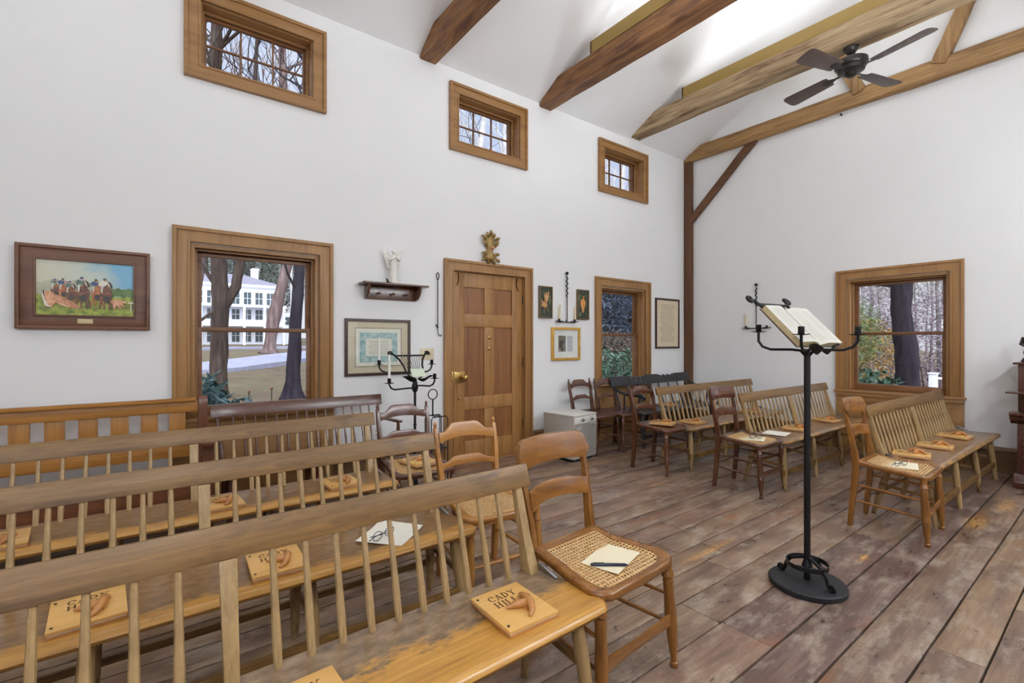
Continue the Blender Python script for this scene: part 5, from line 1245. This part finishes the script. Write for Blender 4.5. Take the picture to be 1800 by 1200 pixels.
mb = MB(); mb.box(X0, X1 + .2, -1.9, 0, 1.95, 2.1); mb.build('balcony_floor', M['hwhite'], t, .02)
mb = MB(); mb.box(X0, X1 + .2, -1.9, -1.84, 2.58, 2.66)
for i in range(120): x = X0 + i * .13; mb.box(x, x + .05, -1.89, -1.85, 2.1, 2.6)
mb.build('balustrade', M['hwhite'], t)
for i in range(9):
    x = X0 + .1 + i * 1.93; mb = MB(); mb.tube([(x, -1.8, -.9), (x, -1.8, 4.0)], .14, 10); mb.build('column', M['hwhite'], t)
mb = MB(); mb.box(11.4, 13.2, 1, 7, -1.2, 3.7); mb.build('side_wing', M['hwhite'], t)
mb = MB(); mb.box(12.0, 12.8, .95, 1.02, 2.3, 3.2); mb.build('window', M['shut'], t)
for (x, z, lab) in ((.965, .63, 'shorter stake light on the lawn outside the wide window'), (1.235, .66, 'taller stake light on the lawn outside the wide window')):
    t = thing('stake_light', lab, 'garden light', (x, 7.0, -.5), 0, 'stake lights on the lawn')
    mb = MB(); mb.tube([(0, 0, -.1), (0, 0, z + .47)], .006, 6); mb.build('stake', M['ironm'], t)
    mb = MB(); mb.lathe([(.006, z + .47), (.016, z + .485), (.019, z + .51), (.01, z + .525), (.002, z + .53)], 10); mb.build('head', plain('copper_lamp_head', srgb(150, 110, 84), .4), t)
t = thing('white_gate', 'small white gate post and fence at lower right of the far window', 'gate', (23.5, 4.66, gz(23.5, 4.66)))
mb = MB(); mb.box(-.12, .12, -.12, .12, -.2, .98); mb.box(-.15, .15, -.15, .15, .98, 1.04); mb.build('gate_post', M['hwhite'], t, .02)
for k in range(9):
    mb = MB(); mb.box(-.04, .04, -.35 - k * .2 - .025, -.35 - k * .2 + .025, -.2, .95); mb.build('fence_post', M['hwhite'], t)
mb = MB(); mb.box(-.03, .03, -2.1, -.1, .8, .88); mb.box(-.03, .03, -2.1, -.1, .3, .38); mb.build('fence_rail', M['hwhite'], t)

# ------------------------------------------------------------------ light, world, camera
for i, (x, z, w) in enumerate(LIGHTS):
    for yc, ln, en in ((0, 1.4, 21), (1.05, .6, 1.3), (-1.05, .6, 1.3), (1.55, .35, .25), (-1.55, .35, .25)):   # weaker tubes where the roof comes down
        ld = bpy.data.lights.new('cove_strip', 'AREA'); ld.shape = 'RECTANGLE'; ld.size = w - .07; ld.size_y = ln; ld.energy = en; ld.color = (.90, .95, 1)
        lo = bpy.data.objects.new('cove_strip', ld); C.objects.link(lo); lo.location = (x, RIDGE_Y + yc, z); lo.rotation_euler = (PI, 0, 0)
k = NT('lit_opal_glass'); k.b.inputs['Base Color'].default_value = (.9, .9, .9, 1); k.b.inputs['Emission Color'].default_value = (.885, .945, 1, 1); k.b.inputs['Emission Strength'].default_value = 63; M['opal'] = k.m  # glow of the added globe fill lamps
lp0 = thing('wall_lamp', 'opal globe wall lamp on the wall opposite the door', 'lamp', (-1.6, YR, 2.3), 0, 'opal globe lamps on the right wall')  # unseen lamps, added to brighten the room evenly
mb = MB(); mb.M = Matrix.Rotation(R(-90), 4, 'X'); mb.lathe([(.07, 0), (.07, .012), (.03, .02), (.012, .03)], 18); mb.build('back_plate', M['brass'], lp0)
mb = MB(); mb.tube([(0, .02, 0), (0, .12, -.04), (0, .2, -.02), (0, .22, .03)], .01, 8); mb.lathe([(.05, .02), (.06, .05), (.05, .06)], 14, (0, .22, 0)); mb.build('arm', M['brass'], lp0)
mb = MB(); mb.ball((0, .22, .2), .15, 14); mb.build('globe', M['opal'], lp0)
for x in (.15, 2.6, 3.6, 4.7): dup(lp0, (x, YR, 2.3), 0)
for x in (-1.6, .15, 2.6, 3.6, 4.7):   # added fill spots without fixtures, brightening the left roof slope
    ld = bpy.data.lights.new('uplighter', 'SPOT'); ld.energy = 95; ld.spot_size = R(62); ld.spot_blend = 1; ld.shadow_soft_size = .12; ld.color = (.885, .945, 1)
    lo = bpy.data.objects.new('uplighter', ld); C.objects.link(lo); lo.location = (x, YR + .22, 2.72); lo.rotation_euler = (Vector((x, 3.2, 4.7)) - lo.location).to_track_quat('-Z', 'Y').to_euler()
w = bpy.data.worlds.new('bright_overcast_sky'); bpy.context.scene.world = w; w.use_nodes = True; nt = w.node_tree; bg = nt.nodes['Background']
tc = nt.nodes.new('ShaderNodeTexCoord'); mp = nt.nodes.new('ShaderNodeMapping'); mp.inputs['Scale'].default_value = (1.6, 1.6, 3.2); nz = nt.nodes.new('ShaderNodeTexNoise'); nz.inputs['Scale'].default_value = 1.5; nz.inputs['Detail'].default_value = 6
rp = nt.nodes.new('ShaderNodeValToRGB'); rp.color_ramp.elements[0].position = .38; rp.color_ramp.elements[0].color = (.52, .62, .90, 1); rp.color_ramp.elements[1].position = .62; rp.color_ramp.elements[1].color = (.80, .85, .97, 1)
nt.links.new(tc.outputs['Generated'], mp.inputs[0]); nt.links.new(mp.outputs[0], nz.inputs['Vector']); nt.links.new(nz.outputs['Fac'], rp.inputs[0]); sx = nt.nodes.new('ShaderNodeSeparateXYZ'); nt.links.new(tc.outputs['Generated'], sx.inputs[0]); mr = nt.nodes.new('ShaderNodeMapRange'); mr.inputs['From Min'].default_value = .02; mr.inputs['From Max'].default_value = .42; nt.links.new(sx.outputs['Z'], mr.inputs['Value'])
mx = nt.nodes.new('ShaderNodeMix'); mx.data_type = 'RGBA'; nt.links.new(mr.outputs[0], mx.inputs[0]); mx.inputs[6].default_value = (.80, .82, .88, 1); nt.links.new(rp.outputs[0], mx.inputs[7]); nt.links.new(mx.outputs[2], bg.inputs[0])   # hazy white towards the horizon
dp = nt.nodes.new('ShaderNodeVectorMath'); dp.operation = 'DOT_PRODUCT'; dp.inputs[1].default_value = Vector((-.35, -.75, .56)).normalized(); nt.links.new(tc.outputs['Generated'], dp.inputs[0])
gl = nt.nodes.new('ShaderNodeMapRange'); gl.interpolation_type = 'SMOOTHSTEP'; gl.inputs['From Min'].default_value = .1; gl.inputs['From Max'].default_value = 1; gl.inputs['To Min'].default_value = 1.05; gl.inputs['To Max'].default_value = 5.5
nt.links.new(dp.outputs['Value'], gl.inputs['Value']); nt.links.new(gl.outputs[0], bg.inputs[1])   # the hidden sun brightens the clouds behind the house
cd = bpy.data.cameras.new('camera'); cam = bpy.data.objects.new('camera', cd); C.objects.link(cam)
cd.sensor_width = 36; cd.lens = 829 / 1800 * 36; cd.clip_start = .02; cd.clip_end = 500; cd.shift_y = 1 / 1800
cam.location = (0, 0, 1.28); cam.rotation_euler = (PI / 2, 0, -math.asin(.602))
sc = bpy.context.scene; sc.camera = cam
sc.view_settings.view_transform = 'Standard'; sc.view_settings.look = 'None'; sc.view_settings.gamma = 1; sc.view_settings.exposure = 0; sc.view_settings.use_curve_mapping = False
try:
    sc.cycles.max_bounces = 8; sc.cycles.diffuse_bounces = 5; sc.cycles.glossy_bounces = 3; sc.cycles.transparent_max_bounces = 12; sc.cycles.transmission_bounces = 4
    sc.cycles.caustics_reflective = False; sc.cycles.caustics_refractive = False; sc.cycles.sample_clamp_indirect = 6; sc.cycles.use_denoising = True
except Exception: pass
